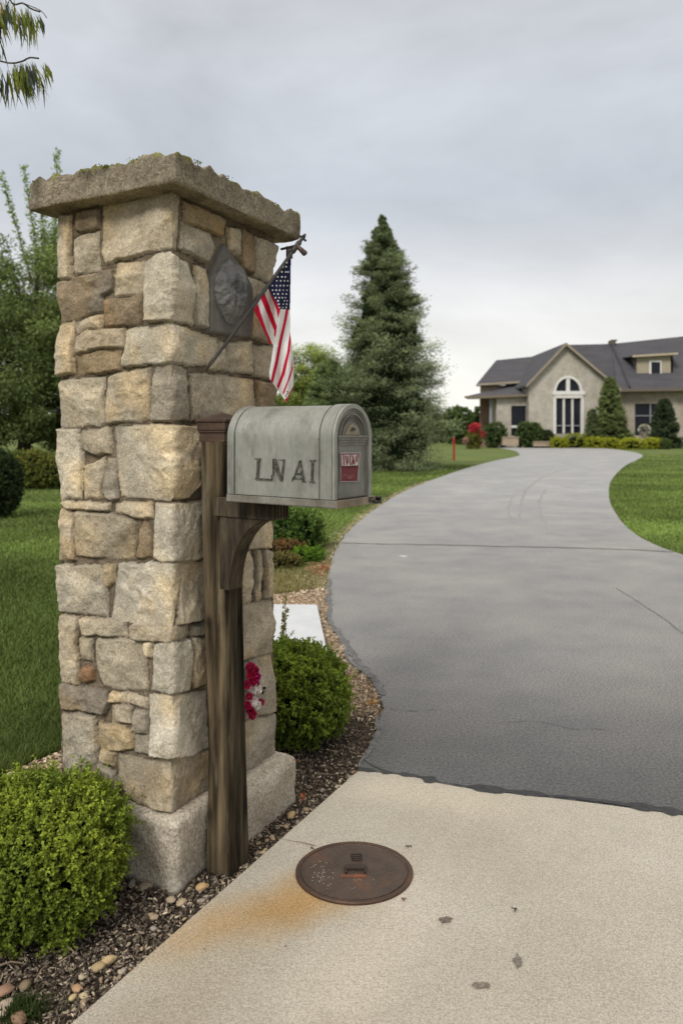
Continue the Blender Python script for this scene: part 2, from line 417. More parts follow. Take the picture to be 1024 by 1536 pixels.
    leaf_obj('crown', more+[leaves(Pt.reshape(-1, 3), D.reshape(-1, 3), leaf*(.5+.8*rng.random(nbr*per)), leaf*.30, rng, up=unit(np.repeat(out, per, 0)*.8+np.array((0, 0, .8))))], NEEDLE, root, mc_+[np.clip(Cc.reshape(-1, 3), .002, 1)], core)
    return root
STONES = [
('tan',[[-0.509,2.155],[-0.446,2.144],[-0.439,1.931],[-0.506,1.932]]),
('brn',[[-0.414,2.149],[-0.316,2.142],[-0.312,2.083],[-0.4,2.08],[-0.419,2.09]]),
('tan',[[-0.423,2.058],[-0.382,2.071],[-0.319,2.071],[-0.312,1.947],[-0.419,1.942]]),
('wrm',[[-0.298,2.153],[0.0,2.153],[0.002,2.154],[0.041,2.153],[0.035,1.984],[0.0,1.977],[-0.03,1.98],[-0.11,1.977],[-0.175,1.971],[-0.285,1.964],[-0.301,2.005]]),
('drk',[[-0.509,1.921],[-0.238,1.94],[-0.255,1.871],[-0.298,1.856],[-0.29,1.8],[-0.511,1.783]]),
('tan',[[-0.225,1.955],[-0.122,1.953],[-0.118,1.853],[-0.247,1.848],[-0.242,1.921]]),
('brn',[[-0.29,1.839],[-0.122,1.844],[-0.118,1.797],[-0.142,1.745],[-0.285,1.752]]),
('lit',[[-0.11,1.946],[-0.061,1.965],[-0.006,1.966],[0.0,1.963],[0.088,1.949],[0.118,1.882],[0.113,1.754],[0.0,1.75],[-0.022,1.754],[-0.105,1.752]]),
('tan',[[-0.428,1.781],[-0.298,1.788],[-0.298,1.746],[-0.423,1.749]]),
('wrm',[[-0.513,1.77],[-0.435,1.78],[-0.43,1.606],[-0.502,1.598]]),
('wrm',[[-0.414,1.73],[-0.373,1.744],[-0.204,1.74],[-0.202,1.683],[-0.419,1.673]]),
('ylb',[[-0.42,1.668],[-0.221,1.674],[-0.221,1.607],[-0.414,1.603]]),
('lit',[[-0.188,1.733],[-0.014,1.746],[0.0,1.742],[0.245,1.724],[0.245,1.684],[0.19,1.633],[0.0,1.62],[-0.03,1.621],[-0.209,1.616]]),
('lgr',[[-0.513,1.579],[-0.29,1.591],[-0.284,1.436],[-0.506,1.424]]),
('tan',[[-0.272,1.59],[-0.097,1.606],[-0.097,1.447],[-0.277,1.433]]),
('gry',[[-0.069,1.614],[-0.006,1.618],[0.0,1.617],[0.083,1.608],[0.088,1.445],[0.0,1.439],[-0.085,1.435],[-0.081,1.577]]),
('tan',[[0.102,1.598],[0.147,1.601],[0.459,1.592],[0.47,1.535],[0.487,1.497],[0.487,1.449],[0.097,1.443]]),
('brn',[[0.47,1.596],[0.625,1.589],[0.625,1.516],[0.625,1.462],[0.499,1.459],[0.482,1.542]]),
('ylb',[[0.058,2.146],[0.282,2.143],[0.272,2.077],[0.208,2.08],[0.067,2.079]]),
('gry',[[0.054,2.073],[0.198,2.069],[0.211,2.028],[0.175,1.973],[0.045,1.985]]),
('gry',[[0.118,1.947],[0.184,1.952],[0.189,1.866],[0.179,1.754],[0.124,1.753]]),
('wrm',[[0.307,2.122],[0.37,2.128],[0.37,2.032],[0.307,2.043]]),
('brn',[[0.386,2.135],[0.453,2.133],[0.453,1.986],[0.386,1.998],[0.378,2.028]]),
('tan',[[0.47,2.13],[0.625,2.125],[0.625,1.983],[0.47,1.983]]),
('tan',[[0.403,1.97],[0.476,1.965],[0.47,1.893],[0.442,1.87]]),
('tan',[[0.487,1.967],[0.625,1.969],[0.625,1.753],[0.571,1.744],[0.442,1.756],[0.436,1.825],[0.476,1.882]]),
('tan',[[0.257,1.722],[0.287,1.714],[0.287,1.617],[0.203,1.62],[0.242,1.673]]),
('tan',[[0.302,1.715],[0.442,1.743],[0.447,1.617],[0.292,1.618]]),
('tan',[[0.459,1.726],[0.625,1.739],[0.625,1.607],[0.453,1.611]]),
('lit',[[-0.506,1.417],[-0.407,1.414],[-0.386,1.334],[-0.392,1.181],[-0.506,1.171],[-0.515,1.245],[-0.515,1.339]]),
('tan',[[-0.391,1.411],[-0.275,1.421],[-0.259,1.411],[-0.261,1.33],[-0.332,1.332],[-0.395,1.35],[-0.401,1.389]]),
('tan',[[-0.37,1.292],[-0.288,1.318],[-0.285,1.281],[-0.312,1.19],[-0.378,1.182],[-0.378,1.255]]),
('gry',[[-0.275,1.312],[-0.239,1.315],[-0.232,1.184],[-0.259,1.177],[-0.293,1.191]]),
('lit',[[-0.243,1.42],[-0.119,1.425],[0.0,1.423],[0.131,1.423],[0.15,1.36],[0.15,1.245],[0.084,1.193],[0.0,1.198],[-0.044,1.195],[-0.216,1.197],[-0.235,1.33]]),
('wrm',[[-0.489,1.162],[-0.267,1.171],[-0.266,1.144],[-0.374,1.142],[-0.459,1.141]]),
('wrm',[[-0.243,1.163],[-0.196,1.174],[-0.093,1.179],[-0.089,1.129],[-0.142,1.127],[-0.243,1.145]]),
('wrm',[[-0.511,1.129],[-0.493,1.139],[-0.433,1.127],[-0.42,0.973],[-0.502,0.964]]),
('tan',[[-0.412,1.131],[-0.251,1.133],[-0.153,1.117],[-0.157,1.061],[-0.165,0.996],[-0.275,0.988],[-0.409,0.987]]),
('brn',[[-0.142,1.097],[-0.119,1.121],[-0.089,1.089],[-0.085,1.007],[-0.153,1.002],[-0.138,1.051]]),
('lgr',[[-0.078,1.179],[0.0,1.184],[0.174,1.171],[0.179,0.994],[0.117,0.985],[0.0,1.001],[-0.044,0.997],[-0.078,1.003]]),
('lit',[[-0.506,0.951],[-0.308,0.958],[-0.288,0.939],[-0.279,0.795],[-0.399,0.794],[-0.493,0.79]]),
('ylw',[[-0.283,0.966],[-0.243,0.969],[-0.243,0.913],[-0.267,0.895],[-0.282,0.903]]),
('lgr',[[-0.224,0.974],[0.0,0.995],[0.034,0.991],[0.039,0.928],[0.021,0.799],[0.0,0.804],[-0.165,0.788],[-0.261,0.791],[-0.235,0.913]]),
('tan',[[0.043,0.989],[0.184,0.969],[0.189,0.779],[0.034,0.799]]),
('wrm',[[-0.493,0.78],[-0.414,0.78],[-0.407,0.55],[-0.489,0.547],[-0.499,0.702]]),
('tan',[[-0.403,0.778],[-0.196,0.79],[-0.192,0.734],[-0.382,0.725]]),
('wrm',[[-0.165,0.782],[0.0,0.801],[0.089,0.781],[0.089,0.743],[0.0,0.751],[-0.022,0.744],[-0.161,0.738]]),
('gry',[[0.103,0.775],[0.189,0.764],[0.189,0.724],[0.098,0.74]]),
('tan',[[-0.395,0.715],[-0.345,0.715],[-0.345,0.639],[-0.391,0.639]]),
('red',[[-0.399,0.604],[-0.37,0.621],[-0.337,0.613],[-0.337,0.582],[-0.374,0.562],[-0.401,0.579]]),
('tan',[[-0.327,0.706],[-0.309,0.714],[-0.122,0.733],[-0.102,0.578],[-0.212,0.567],[-0.298,0.571],[-0.329,0.635]]),
('lit',[[-0.115,0.732],[-0.089,0.736],[-0.093,0.686],[-0.11,0.692]]),
('lgr',[[-0.081,0.728],[-0.028,0.745],[0.0,0.75],[0.087,0.733],[0.097,0.646],[0.087,0.574],[0.0,0.583],[-0.007,0.581],[-0.086,0.583]]),
('tan',[[0.107,0.733],[0.182,0.717],[0.182,0.566],[0.12,0.572],[0.104,0.594]]),
('drk',[[-0.494,0.54],[-0.281,0.552],[-0.267,0.524],[-0.286,0.474],[-0.484,0.453],[-0.501,0.494]]),
('tan',[[-0.263,0.55],[-0.192,0.557],[-0.192,0.521],[-0.267,0.516]]),
('tan',[[-0.184,0.553],[-0.104,0.555],[-0.108,0.521],[-0.184,0.525]]),
('wrm',[[-0.26,0.504],[-0.173,0.513],[-0.17,0.464],[-0.26,0.448]]),
('gry',[[-0.157,0.51],[-0.104,0.509],[-0.108,0.438],[-0.165,0.444]]),
('lgr',[[-0.097,0.564],[0.0,0.58],[0.016,0.575],[0.182,0.54],[0.189,0.35],[0.016,0.37],[0.0,0.38],[-0.086,0.38]]),
('gry',[[-0.484,0.439],[-0.333,0.453],[-0.321,0.334],[-0.327,0.159],[-0.465,0.128]]),
('ylw',[[-0.313,0.441],[-0.173,0.443],[-0.168,0.381],[-0.292,0.348],[-0.321,0.368]]),
('gry',[[-0.157,0.432],[-0.097,0.432],[-0.092,0.375],[-0.157,0.37]]),
('ylw',[[-0.306,0.35],[-0.243,0.353],[-0.252,0.305],[-0.304,0.311]]),
('wrm',[[-0.229,0.352],[-0.092,0.354],[0.0,0.387],[0.189,0.337],[0.196,0.19],[0.016,0.203],[0.0,0.213],[-0.146,0.205],[-0.235,0.249]]),
('gry',[[-0.321,0.299],[-0.246,0.289],[-0.235,0.181],[-0.321,0.195]]),
('tan',[[0.372,1.146],[0.587,1.132],[0.579,0.962],[0.372,0.983]]),
('tan',[[0.385,0.974],[0.44,0.97],[0.453,0.78],[0.385,0.787]]),
('tan',[[0.478,0.966],[0.502,0.965],[0.516,0.881],[0.514,0.778],[0.486,0.778]]),
('gry',[[0.525,0.957],[0.557,0.957],[0.587,0.945],[0.583,0.772],[0.549,0.775],[0.552,0.875]]),
('tan',[[0.385,0.777],[0.576,0.762],[0.583,0.563],[0.493,0.571],[0.385,0.585]]),
('gry',[[0.392,0.571],[0.583,0.554],[0.607,0.327],[0.392,0.37]]),
('gry',[[0.392,0.36],[0.607,0.319],[0.617,0.125],[0.392,0.154]]),
('tan',[[0.197,1.422],[0.327,1.423],[0.335,1.17],[0.204,1.176]]),
('tan',[[0.351,1.424],[0.617,1.446],[0.617,1.142],[0.351,1.176]]),
('tan',[[0.204,1.162],[0.359,1.154],[0.359,0.962],[0.204,0.982]]),
('gry',[[0.212,0.968],[0.367,0.949],[0.367,0.794],[0.212,0.801]]),
('tan',[[0.219,0.764],[0.376,0.769],[0.376,0.602],[0.219,0.61]]),
('gry',[[0.219,0.599],[0.376,0.59],[0.376,0.364],[0.219,0.385]]),
('tan',[[0.219,0.371],[0.376,0.352],[0.376,0.161],[0.219,0.159]]),
]
PLAQUE = [[0.272, 2.056], [0.318, 2.015], [0.386, 1.992], [0.436, 1.939], [0.453, 1.859], [0.425, 1.747], [0.184, 1.737], [0.189, 1.918], [0.232, 2.009]]
LEAFP = [[0.287, 2.008], [0.242, 1.975], [0.208, 1.933], [0.201, 1.879], [0.215, 1.841], [0.242, 1.803], [0.272, 1.781], [0.302, 1.776], [0.333, 1.795], [0.36, 1.833], [0.384, 1.892], [0.381, 1.935], [0.349, 1.985]]
# ------------------------------------------------------------------ stone pillar
PC = np.array((-.5286, 2.31, 0)); PU = np.array((.456, .89, 0)); PV = np.array((-.89, .456, 0)); PZ = np.array((0, 0, 1.0))
PW, PL = .617, .504
def pil(a, b, z): return PC+PU*a+PV*b+PZ*z
TONE = dict(lit=(.56, .505, .405), tan=(.46, .40, .305), wrm=(.46, .395, .295), brn=(.275, .215, .145), drk=(.265, .23, .185),
            gry=(.375, .335, .27), lgr=(.52, .475, .39), ylb=(.32, .25, .16), ylw=(.46, .37, .24), red=(.25, .16, .105))
pillar = empty('stone_pillar', tuple(pil(PW/2, PL/2, 0)), 'tall square fieldstone gate pillar with a rough overhanging capstone beside the concrete apron', 'stone pillar')
STONE = mat('stone', (1, 1, 1), (.86, .84, .80), 9, 8, rough=.92, attr=True, speck=(130, .42), spec=.12, bump=[(45, .7, .012), (200, .8, .004)], patch=((.84, .78, .68), 5.5), patch_ramp=(.50, .75))
GRANITE = mat('granite', (.50, .455, .375), (.38, .335, .27), 7, 8, rough=.92, speck=(105, .62), spec=.15, bump=[(40, .6, .014), (200, .6, .004)], patch=((.30, .25, .19), 4.0), patch_ramp=(.5, .75))
CAPM = mat('capstone', (.25, .215, .16), (.15, .125, .088), 9, 9, rough=.95, speck=(105, .62), spec=.12, bump=[(40, .9, .014), (190, .7, .005)], patch=((.085, .07, .05), 6), patch_ramp=(.50, .70), attr=True)
SLATE = mat('slate', (.15, .138, .12), (.085, .08, .075), 9, 8, rough=.75, spec=.35, bump=[(25, .7, .012), (120, .5, .003)], patch=((.17, .15, .12), 14), patch_ramp=(.55, .75), stretch=(1, 1, .5))
SLATE2 = mat('polished_slate', (.045, .045, .047), (.20, .195, .185), 9, 7, rough=.30, spec=.7, bump=[(22, 1.0, .02), (90, .5, .003)], patch=((.22, .19, .15), 9), patch_ramp=(.58, .74))

def perimeter(s, r=.012):
    s = np.mod(s+PL, 2*(PL+PW))-PL
    a = np.select([s < 0, s < PW, s < PW+PL], [0*s, s, PW+0*s], PW-(s-PW-PL))
    b = np.select([s < 0, s < PW, s < PW+PL], [-s, 0*s, s-PW], PL+0*s)
    qa, qb = np.clip(a, r, PW-r), np.clip(b, r, PL-r)
    na, nb = a-qa, b-qb; l = np.hypot(na, nb); na, nb = na/l, nb/l
    return qa+na*r, qb+nb*r, na, nb
rg = np.random.default_rng(5); back = []
z = .02
while z < 2.1:
    hh = rg.uniform(.11, .22); s = PW+.012
    while s < 2*PW+PL-.03:
        ww = min(rg.uniform(.10, .30), 2*PW+PL-.012-s)
        if 2*PW+PL-.012-(s+ww) < .07: ww = 2*PW+PL-.012-s
        z1 = min(z+hh, 2.15); j = lambda: rg.uniform(-.008, .008)
        back.append((rg.choice(['tan', 'lit', 'gry', 'wrm', 'lgr', 'brn']), [(s+.006, z+.006+j()), (s+ww-.006+j(), z+.006), (s+ww-.006, z1-.006+j()), (s+.006+j(), z1-.006)]))
        s += ww
    z += hh
sv = np.concatenate([np.arange(-PL, PW, .004), np.arange(PW, 2*PW+PL-.004, .012)]); zv = np.arange(-.03, 2.168, .004)
S, Zg = np.meshgrid(sv, zv, indexing='ij'); ns, nz = S.shape; S = S.ravel(); Zg = Zg.ravel()
wob = np.stack([S*22, Zg*22, 0*S], 1); dx = fbm(wob, 3)*.0038; dz = fbm(wob+31, 3)*.0038
wob2 = np.stack([S*7, Zg*7, 0*S+4], 1); dx += fbm(wob2, 2)*.003; dz += fbm(wob2+11, 2)*.003
sq, zq = S+dx, Zg+dz
H = np.full(len(S), -.012)+.0025*fbm(np.stack([S*60, Zg*60, 0*S], 1), 3)
colr = np.tile(np.array((.175, .14, .10)), (len(S), 1))*(1+.35*fbm(np.stack([S*30, Zg*30, 0*S+2], 1), 3))[:, None]
best = np.full(len(S), -1.0); near_ = np.full(len(S), -1.0)
for si, (tone, poly) in enumerate(STONES+back):
    P = np.array(poly, dtype=float); cen = P.mean(0); P = cen+(P-cen)*1.0
    lo, hi = P.min(0)-.02, P.max(0)+.02
    ix = np.where((sq > lo[0]) & (sq < hi[0]) & (zq > lo[1]) & (zq < hi[1]))[0]
    if not len(ix): continue
    x, y = sq[ix], zq[ix]; inside = np.zeros(len(ix), bool); dist = np.full(len(ix), 9.0)
    for k in range(len(P)):
        a, b = P[k], P[(k+1) % len(P)]
        ab = b-a; t = np.clip(((x-a[0])*ab[0]+(y-a[1])*ab[1])/(ab@ab+1e-12), 0, 1)
        dist = np.minimum(dist, np.hypot(x-a[0]-t*ab[0], y-a[1]-t*ab[1]))
        cnd = ((a[1] > y) != (b[1] > y)) & (x < (b[0]-a[0])*(y-a[1])/(b[1]-a[1]+1e-12)+a[0]); inside ^= cnd
    d = np.where(inside, dist, -dist)+.0040
    near_[ix] = np.maximum(near_[ix], d); g = (d > 0) & (d > best[ix]); ix = ix[g]; x = x[g]; y = y[g]; d = d[g]
    rr = np.random.default_rng(100+si)
    proud = rr.uniform(-.002, .004)+(.004 if tone in ('lit', 'lgr') else 0)
    q = np.stack([x*9, y*9, 0*x+si*5.3], 1)
    rough = fbm(q, 4)*.0055+np.abs(fbm(q*2.3+9, 3))*-.0065+.004
    pl_ = [rr.uniform(0, .006)+(x-cen[0])*rr.normal()*.11+(y-cen[1])*rr.normal()*.11 for _k in range(4)]
    wv_ = .0015*fbm(q*1.6+20, 3); facet = .010-np.clip(np.minimum.reduce([p_+.008+wv_*(i_+1) for i_, p_ in enumerate(pl_)]), -.006, .010)
    tilt = (x-cen[0])*rr.normal()*.05+(y-cen[1])*rr.normal()*.05
    size = min(hi-lo)
    bul = .0035*sstep(d/(.35*size))
    edge = sstep(d/.0065)**.5
    h = -.024+(.026+proud+bul+tilt+rough-facet*.85)*edge
    H[ix] = np.maximum(h, -.011); best[ix] = d
    base = np.array(TONE[tone])*(1+rr.normal()*.07); warm = np.array((1.10, 1.0, .84))
    f = fbm(q*.8+40, 4)[:, None]; f2 = fbm(q*2.6+70, 4)[:, None]; f3 = fbm(np.stack([x*45, y*45, 0*x+si], 1), 3)[:, None]
    c_ = base*(1+.15*f+.12*f2+.10*f3)
    c_ = c_*(1+(warm-1)*np.clip(f*1.2, 0, 1))
    # darker in facet hollows and towards each stone's edge
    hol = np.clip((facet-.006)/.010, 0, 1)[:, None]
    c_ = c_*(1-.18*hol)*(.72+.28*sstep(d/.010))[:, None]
    colr[ix] = c_
crev = (near_ < 0)*np.exp(-(np.minimum(near_, 0)/.0035)**2); colr = colr*(1-.50*crev)[:, None]  # mortar darkened along stone edges, imitating shadow lines in the joints
slot = (S > .46) & (S < PW) & (Zg > .80) & (Zg < 1.03) & (best < 0); colr[slot] *= .35; H[slot] -= .012
# darker in patches below the cap, and towards the foot
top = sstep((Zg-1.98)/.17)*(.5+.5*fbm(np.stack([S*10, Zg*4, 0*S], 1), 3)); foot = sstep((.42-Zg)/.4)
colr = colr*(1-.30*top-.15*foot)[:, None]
a_, b_, na, nb = perimeter(S)
taper = 0.0
V = PC+PU*(a_+na*H)[:, None]+PV*(b_+nb*H)[:, None]+PZ*Zg[:, None]
I = np.arange(ns*nz).reshape(ns, nz); J = np.roll(I, -1, axis=0)
F = np.stack([I[:, :-1], J[:, :-1], J[:, 1:], I[:, 1:]], -1).reshape(-1, 4)
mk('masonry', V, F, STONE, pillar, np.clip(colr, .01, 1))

def rough_block(name, m, a0, a1, b0, b1, z0, z1, r, step, amp, parent, seed=0, topamp=0, colf=None, fr=9):
    sz = (a1-a0, b1-b0, z1-z0); V, F = box_grid(sz, (step,)*3); V, n = round_box(V, sz, r)
    nn = unit(V/np.array(sz)); nn = unit(nn**5*10+n)
    q = V*fr+seed*3.7
    dsp = fbm(q, 5)*amp-np.abs(fbm(q*.45+5, 3))*amp*1.3
    V = V+nn*dsp[:, None]
    if topamp:
        up = V[:, 2] > sz[2]*.30; edge = np.minimum(np.minimum(V[:, 0]+sz[0]/2, sz[0]/2-V[:, 0]), np.minimum(V[:, 1]+sz[1]/2, sz[1]/2-V[:, 1]))
        jag = fbm(V*np.array((26, 26, 4))+seed, 4); e = np.clip(1-edge/.05, 0, 1)
        V[:, 2] += up*(jag*topamp*(.35+.65*e))
    W_ = PC+PU*(V[:, 0]+(a0+a1)/2)[:, None]+PV*(V[:, 1]+(b0+b1)/2)[:, None]+PZ*(V[:, 2]+(z0+z1)/2)[:, None]
    c = np.ones((len(V), 3)) if colf is None else colf(V, sz)
    return mk(name, W_, F, m, parent, c)
def capcol(V, sz):
    f = fbm(V*14, 4); c = np.ones((len(V), 3))*(1.15+.28*f)[:, None]
    under = V[:, 2] < -sz[2]*.42; c[under] *= np.array((1.15, 1.12, .95))*.95
    mossy = (V[:, 2] > sz[2]*.40) & (fbm(V*20+8, 3) > -.1); c[mossy] *= np.array((.95, 1.12, .55))
    return c
ov = .066
cap = rough_block('capstone', CAPM, -ov, PW+ov, -ov, PL+ov, 2.155, 2.256, .009, .0085, .0065, pillar, 3, .013, capcol, 8)
# moss tufts in the hollows of the cap edge
rg = np.random.default_rng(21); mp_, mc_ = [], []
for (px, py, n) in ((165, 238, 90), (206, 229, 60), (128, 245, 40), (285, 238, 50), (60, 262, 25), (330, 264, 30), (375, 292, 24), (410, 315, 24)):
    k = (px-258); e = pil(-ov+.012, (-k)/215*(PL+2*ov)-ov, 2.255) if k < 0 else pil(k/192*(PW+2*ov)*.95-ov, -ov+.015, 2.255)
    b = e+rg.normal(size=(n, 3))*np.array((.014, .010, .0012))-np.array((0, 0, .007)); mp_.append(b); mc_.append(np.tile(np.array((.14, .15, .03)), (n, 1))*(.5+rg.random((n, 1))))
mp_ = np.vstack(mp_); mc_ = np.vstack(mc_)
mo = leaf_obj('moss', [leaves(mp_, rg.normal(size=mp_.shape)*.8+np.array((0, 0, .5)), .008+0*mp_[:, 0], .005, rg)], LEAF, cap, [mc_])
mo['label'] = 'green moss tufts on the cap edge'
fb = rough_block('plinth_stone', GRANITE, -.030, .215, -.040, .29, -.04, .205, .030, .011, .006, pillar, 9)
fb['label'] = 'front granite foundation block at the near corner'
bb = rough_block('plinth_stone', GRANITE, .225, .640, -.082, .30, -.04, .168, .026, .012, .006, pillar, 14)
bb['label'] = 'rear granite foundation block behind the wooden post'
rough_block('plinth_stone', GRANITE, .23, .65, .31, PL+.04, -.04, .15, .03, .02, .008, pillar, 17)
# slate plaque with a raised leaf, let into the right face
def onR(s, z, out): return pil(s, -out, z)
def relief(name, poly, m, out0, hfun, parent, step=.004):
    P = np.array(poly); lo, hi = P.min(0)-.004, P.max(0)+.004
    xs = np.arange(lo[0], hi[0], step); zs = np.arange(lo[1], hi[1], step); X, Zz = np.meshgrid(xs, zs, indexing='ij'); sh = X.shape; x, y = X.ravel(), Zz.ravel()
    inside = np.zeros(len(x), bool); dist = np.full(len(x), 9.0)
    for k in range(len(P)):
        a, b = P[k], P[(k+1) % len(P)]; ab = b-a; t = np.clip(((x-a[0])*ab[0]+(y-a[1])*ab[1])/(ab@ab), 0, 1)
        dist = np.minimum(dist, np.hypot(x-a[0]-t*ab[0], y-a[1]-t*ab[1]))
        inside ^= ((a[1] > y) != (b[1] > y)) & (x < (b[0]-a[0])*(y-a[1])/(b[1]-a[1]+1e-12)+a[0])
    d = np.where(inside, dist, -dist); h = np.where(d > 0, hfun(x, y, d), -.02)
    V = np.array([onR(a, b, out0+c) for a, b, c in zip(x, y, h)])
    I = np.arange(len(x)).reshape(sh); F = np.stack([I[:-1, :-1], I[1:, :-1], I[1:, 1:], I[:-1, 1:]], -1).reshape(-1, 4)
    ok = (d[F] > -step*1.6).all(1); return mk(name, V, F[ok], m, parent)
plq = relief('slate_plaque', PLAQUE, SLATE, .004, lambda x, y, d: .004*sstep(d/.008)+.004*fbm(np.stack([x*25, y*14, 0*x], 1), 4), pillar)
cx_, cz_ = np.array(LEAFP).mean(0)
relief('leaf_carving', LEAFP, SLATE2, .010, lambda x, y, d: .030*sstep(d/.055)**.6-.010*np.exp(-((x-cx_-.02*(y-cz_)/.1*.3)/.006)**2)+.013*np.abs(vnoise(np.stack([x*22, y*16, 0*x], 1)))+.004*fbm(np.stack([x*60, y*50, 0*x], 1), 3), plq, .0035)

# ------------------------------------------------------------------ wooden mailbox post
WOOD = mat('weathered_wood', (.142, .108, .064), (.030, .022, .014), 40, 10, rough=.92, spec=.12, attr=True, bump=[(110, 1.0, .006), (30, .7, .010)], stretch=(1, 1, .085), ramp=(.36, .62), patch=((.17, .145, .10), 26), patch_ramp=(.56, .75), speck=(160, .35))
WOODC = mat('dark_stained_wood', (.075, .050, .036), (.035, .024, .018), 20, 7, rough=.65, spec=.3, attr=True, bump=[(50, .5, .004)], stretch=(.6, .6, 1.0), patch=((.13, .085, .06), 12))
WOODB = mat('bracket_wood', (.066, .052, .036), (.022, .017, .013), 30, 10, rough=.9, spec=.12, attr=True, bump=[(70, 1.0, .005)], stretch=(1, 1, .16), ramp=(.36, .62), patch=((.10, .082, .055), 18), speck=(130, .35))
pc = pil(.163, -.095, 0)
post = empty('mailbox_post', tuple(pc), 'weathered square timber post with a curved bracket standing against the stone pillar', 'post')
V, F = box_grid((.098, .090, 1.42), (.005, .005, .010)); V, n = round_box(V, (.098, .090, 1.42), .005)
z01 = V[:, 2]/1.42+.5
gr = fbm(V*np.array((55, 55, 2.2)), 4); chk = np.clip(fbm(V*np.array((38, 38, 1.1))+9, 3)-.35, 0, 1)
nn = unit(np.where(np.abs(V/np.array((.049, .045, 9))) > .93, np.sign(V), 0)+1e-6)
V = V+nn*(gr*.0016-chk*.010)[:, None]
V[:, 0] += .004*np.sin(z01*5); big = 1+.07*np.clip(1-z01*3, 0, 1); V[:, :2] *= big[:, None]
Wp = pc+PU*V[:, :1]+PV*V[:, 1:2]+PZ*(V[:, 2:3]+.69); Wp[:, 0] -= .020*z01
knot = np.zeros(len(V))
for kz, ky, kr in ((-.22, .012, .016), (.10, -.02, .012), (.38, .015, .013), (-.52, -.01, .018), (-.40, .02, .012)):
    knot += np.exp(-(((V[:, 2]-kz)/(kr*1.9))**2+((V[:, 0]+V[:, 1]-ky)/kr)**2)**1.5)
gr = gr*.8+.5*fbm(np.c_[(V[:, 0])*90, V[:, 1]*90, V[:, 2]*9+3*fbm(V*4, 2)], 3); blot = fbm(V*np.array((9, 9, 3.5))+4, 3)
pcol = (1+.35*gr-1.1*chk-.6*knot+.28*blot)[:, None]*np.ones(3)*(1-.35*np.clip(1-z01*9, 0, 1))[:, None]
pcol = pcol*np.where(V[:, 1:2] < -.037, .55, 1.05)  # right face darkened in the colour, as if turned from the light
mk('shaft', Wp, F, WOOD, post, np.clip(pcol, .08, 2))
A_ = np.array((.829, -.559, 0)); B_ = np.array((.559, .829, 0)); MO = np.array((-.025, 2.01, 1.20))
def mbx(V):
    V = np.asarray(V, dtype=float).reshape(-1, 3); return MO+A_*V[:, :1]+B_*V[:, 1:2]+PZ*V[:, 2:3]
def pframe(V): V = np.asarray(V, dtype=float); return pc-np.array((.020, 0, 0))+PU*V[:, :1]+PV*V[:, 1:2]+PZ*V[:, 2:3]
m = MB()
for (a, b, z0, z1) in ((.050, .046, 1.362, 1.372), (.0535, .0495, 1.372, 1.402), (.0575, .0535, 1.402, 1.410), (.060, .056, 1.410, 1.436), (.064, .060, 1.436, 1.446)):
    m.box((-a, -b, z0), (a, b, z1), (1, .9, .85), pframe)
m.add(pframe([(-.06, -.056, 1.446), (.06, -.056, 1.446), (.06, .056, 1.446), (-.06, .056, 1.446), (0, 0, 1.470)]), [(0, 1, 4), (1, 2, 4), (2, 3, 4), (3, 0, 4)])
m.build('post_cap', WOODC, post, bevel=.0025)
m = MB(); m.box((-.50, .060, -.060), (-.255, .135, -.002), (1, 1, 1), mbx)
for k in range(5): m.box((-.2552, .066+k*.014, -.055), (-.2525, .070+k*.014, -.006), (.3, .3, .3), mbx)
m.build('bracket_arm', WOODB, post, bevel=.002)
pts = [(-.475, -.061), (-.272, -.061)]+[(-.272-.165*math.sin(t), -.290+.229*math.cos(t)) for t in np.linspace(.06, math.pi/2, 22)]+[(-.475, -.290)]
m = MB(); m.prism(mbx([(t, .066, z) for t, z in pts]), B_*.062); m.build('curved_brace', WOODB, post, bevel=.002)

# ------------------------------------------------------------------ mailbox
METAL = mat('galvanised_metal', (.305, .305, .275), (.215, .217, .195), 7, 8, rough=.52, metal=.35, spec=.45, attr=True, bump=[(9, .25, .01), (70, .25, .0015)], patch=((.11, .105, .085), 12), patch_ramp=(.53, .78), speck=(70, .16), stretch=(1, 1, .45))
METALD = mat('old_metal_trim', (.28, .27, .235), (.14, .125, .10), 16, 8, rough=.6, metal=.35, spec=.4, attr=True, bump=[(60, .4, .002)], patch=((.30, .17, .10), 22), patch_ramp=(.62, .78), speck=(90, .15))
PAINTD = mat('worn_dark_paint', (.035, .035, .028), (.13, .13, .11), 90, 5, rough=.7, ramp=(.45, .68))
BLACK = mat('black_iron', (.012, .012, .012), (.03, .025, .02), 30, 4, rough=.5, spec=.5)
RUST = mat('rust_patch', (.22, .17, .11), (.27, .25, .20), 60, 6, rough=.8, bump=[(120, .5, .002)])
mail = empty('mailbox', tuple(mbx([(-.19, .094, 0)])[0]), 'old grey metal rural mailbox with a rounded top on the wooden post bracket', 'mailbox')
MW, MH, ML = .188, .186, .378
def arch(off, n=24, z0=0.0, hw=MW/2, h1=MH):
    a = hw-off; P = [(hw-a, z0)]+[(hw-a*math.cos(t), h1+(a+.001)*math.sin(t)) for t in np.linspace(0, math.pi, n)]+[(hw+a, z0)]
    return P
def sweep(m, off0, t0, t1, dent=0, nt_=2, col=(1, 1, 1), z0=0.0, n=24):
    P = arch(off0, n, z0); ts = np.linspace(t0, t1, nt_); k = len(P)
    V = np.array([(t, p[0], p[1]) for t in ts for p in P])
    if dent: nn = np.stack([0*V[:, 0], V[:, 1]-MW/2, np.maximum(V[:, 2]-MH, 0)], 1); V = V+unit(nn)*(fbm(V*np.array((9, 11, 11)), 3)*dent)[:, None]
    F = [(i*k+j, (i+1)*k+j, (i+1)*k+j+1, i*k+j+1) for i in range(nt_-1) for j in range(k-1)]
    m.add(mbx(V), F, col)
